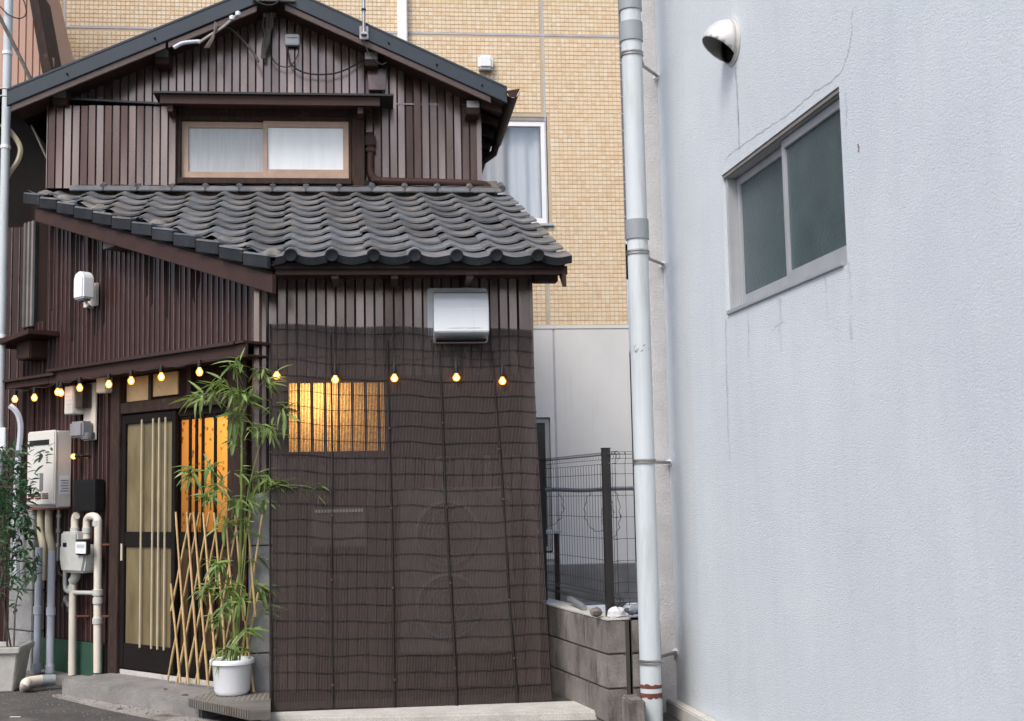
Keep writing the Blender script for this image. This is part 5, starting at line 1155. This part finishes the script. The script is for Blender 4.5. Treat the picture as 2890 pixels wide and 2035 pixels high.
wire('cable', 'dark thick cable strung along behind the wire fence', [(1500, 1388), (1560, 1382), (1640, 1384), (1720, 1380), (1800, 1378)], .018, m_grey, Y=11.0)
vt = thing('wire_tangle', 'coiled loose wire hanging on the far side of the fence', 'wire', onY(1600, 1450, 10.8))
for cx, cy, rx, ry in ((1545, 1430, 45, 55), (1690, 1440, 40, 60), (1725, 1450, 25, 70)):
    MB().tube([onY(cx+rx*math.cos(a/10)+4*math.sin(a*1.3), cy+ry*math.sin(a/10), 10.8+.1*math.sin(a)) for a in range(0, 66, 2)], .003, 5).build('coil', m_cordg, vt)
lc = MB().box(WO, 1.1, 3.6, 11.6, 11.8, ZG-.1, .42).build('low_wall', m_conc, None, .01); tag(lc, 'low grey concrete wall behind the wire fence', 'wall')
pc = thing('brown_post', 'slim brown post under a pale ledge behind the fence', 'post', onY(1568, 1640, 11.5))
q0 = onY(1570, 1505, 11.5); q1 = onY(1570, 1640, 11.5)
B('shaft', m_brown, pc, WO, q0.x-.02, q0.x+.02, 11.48, 11.52, ZG, q0.z); B('ledge', m_cream, pc, WO, q0.x-.30, q0.x+.04, 11.4, 11.6, q0.z+.001, q0.z+.03)

# ================================================================== ACROSS THE STREET (unseen, added behind the viewer to block low sky and mirror in siding and panes)
ob = thing('added_opposite_building', 'unseen low building added across the street to shape light and reflections', 'building', (0, -9, ZG))
def OB(a, b, c): return Vector((a, -8+b, c))
MB().box(OB, -16, 15, -4, 0, ZG-.1, 4.0).build('wall', m_cream, ob)
B('added_roof', m_slate, ob, OB, -16.4, 15.4, -4.3, .35, 4.002, 4.2)
for i in range(9):
    for j in range(1):
        x0 = -14.6+i*3.3; z0 = 1.2
        wn_ = MB().box(OB, x0, x0+1.7, .002, .03, z0, z0+1.3).build('window', m_alud, ob); B('pane', m_obscure, wn_, OB, x0+.06, x0+1.64, .031, .036, z0+.06, z0+1.24)

# grit and fallen leaves at the foot of the step
gr = MB(); rg = random.Random(4)
for k in range(420):
    s_, o_ = rg.uniform(-.25, 2.6), .43+abs(rg.gauss(0, .22))
    if s_ > 1.7: o_ = .2+abs(rg.gauss(0, .3))
    p = LW(s_, o_, ZG+.013 if o_ < .56 and s_ < 1.7 else ZG+.001); r = rg.uniform(.003, .009); a = rg.uniform(0, 3)
    gr.add([p+Vector((r*math.cos(a+t*2.1), r*math.sin(a+t*2.1), 0)) for t in range(3)]+[p+Vector((0, 0, r*.8))], [(0, 1, 3), (1, 2, 3), (2, 0, 3)])
stuff(gr.build('grit', m_block)); bpy.data.objects['grit']['label'] = 'loose grit scattered along the foot of the step'; bpy.data.objects['grit']['category'] = 'grit'
for k, (s_, o_, z_, lab) in enumerate(((.62, .30, .2062, 'small curled dry leaf on the step near the trellis'), (.28, .36, .2062, 'small curled dry leaf on the step near the white pot'), (.75, .52, ZG+.0135, 'brown dry leaf in the gutter below the step'))):
    p = LW(s_, o_, z_+.003); o = piece('dry_leaf', leafmesh('dry_leaf', .05, .026, m_rust, .3), None, Matrix.Translation(p) @ Matrix.Rotation(1.1*k, 4, 'Z') @ Matrix.Rotation(.2, 4, 'X')); tag(o, lab, 'leaf', 'fallen dry leaves')

q0, q1 = onZ(26, 2024, ZG+.004), onZ(56, 2024, ZG+.004)
struct(MB().add([q0, q1, q1+Vector((0, .03, 0)), q0+Vector((0, .03, 0))], [(0, 1, 2, 3)]).build('road_marking', m_white))
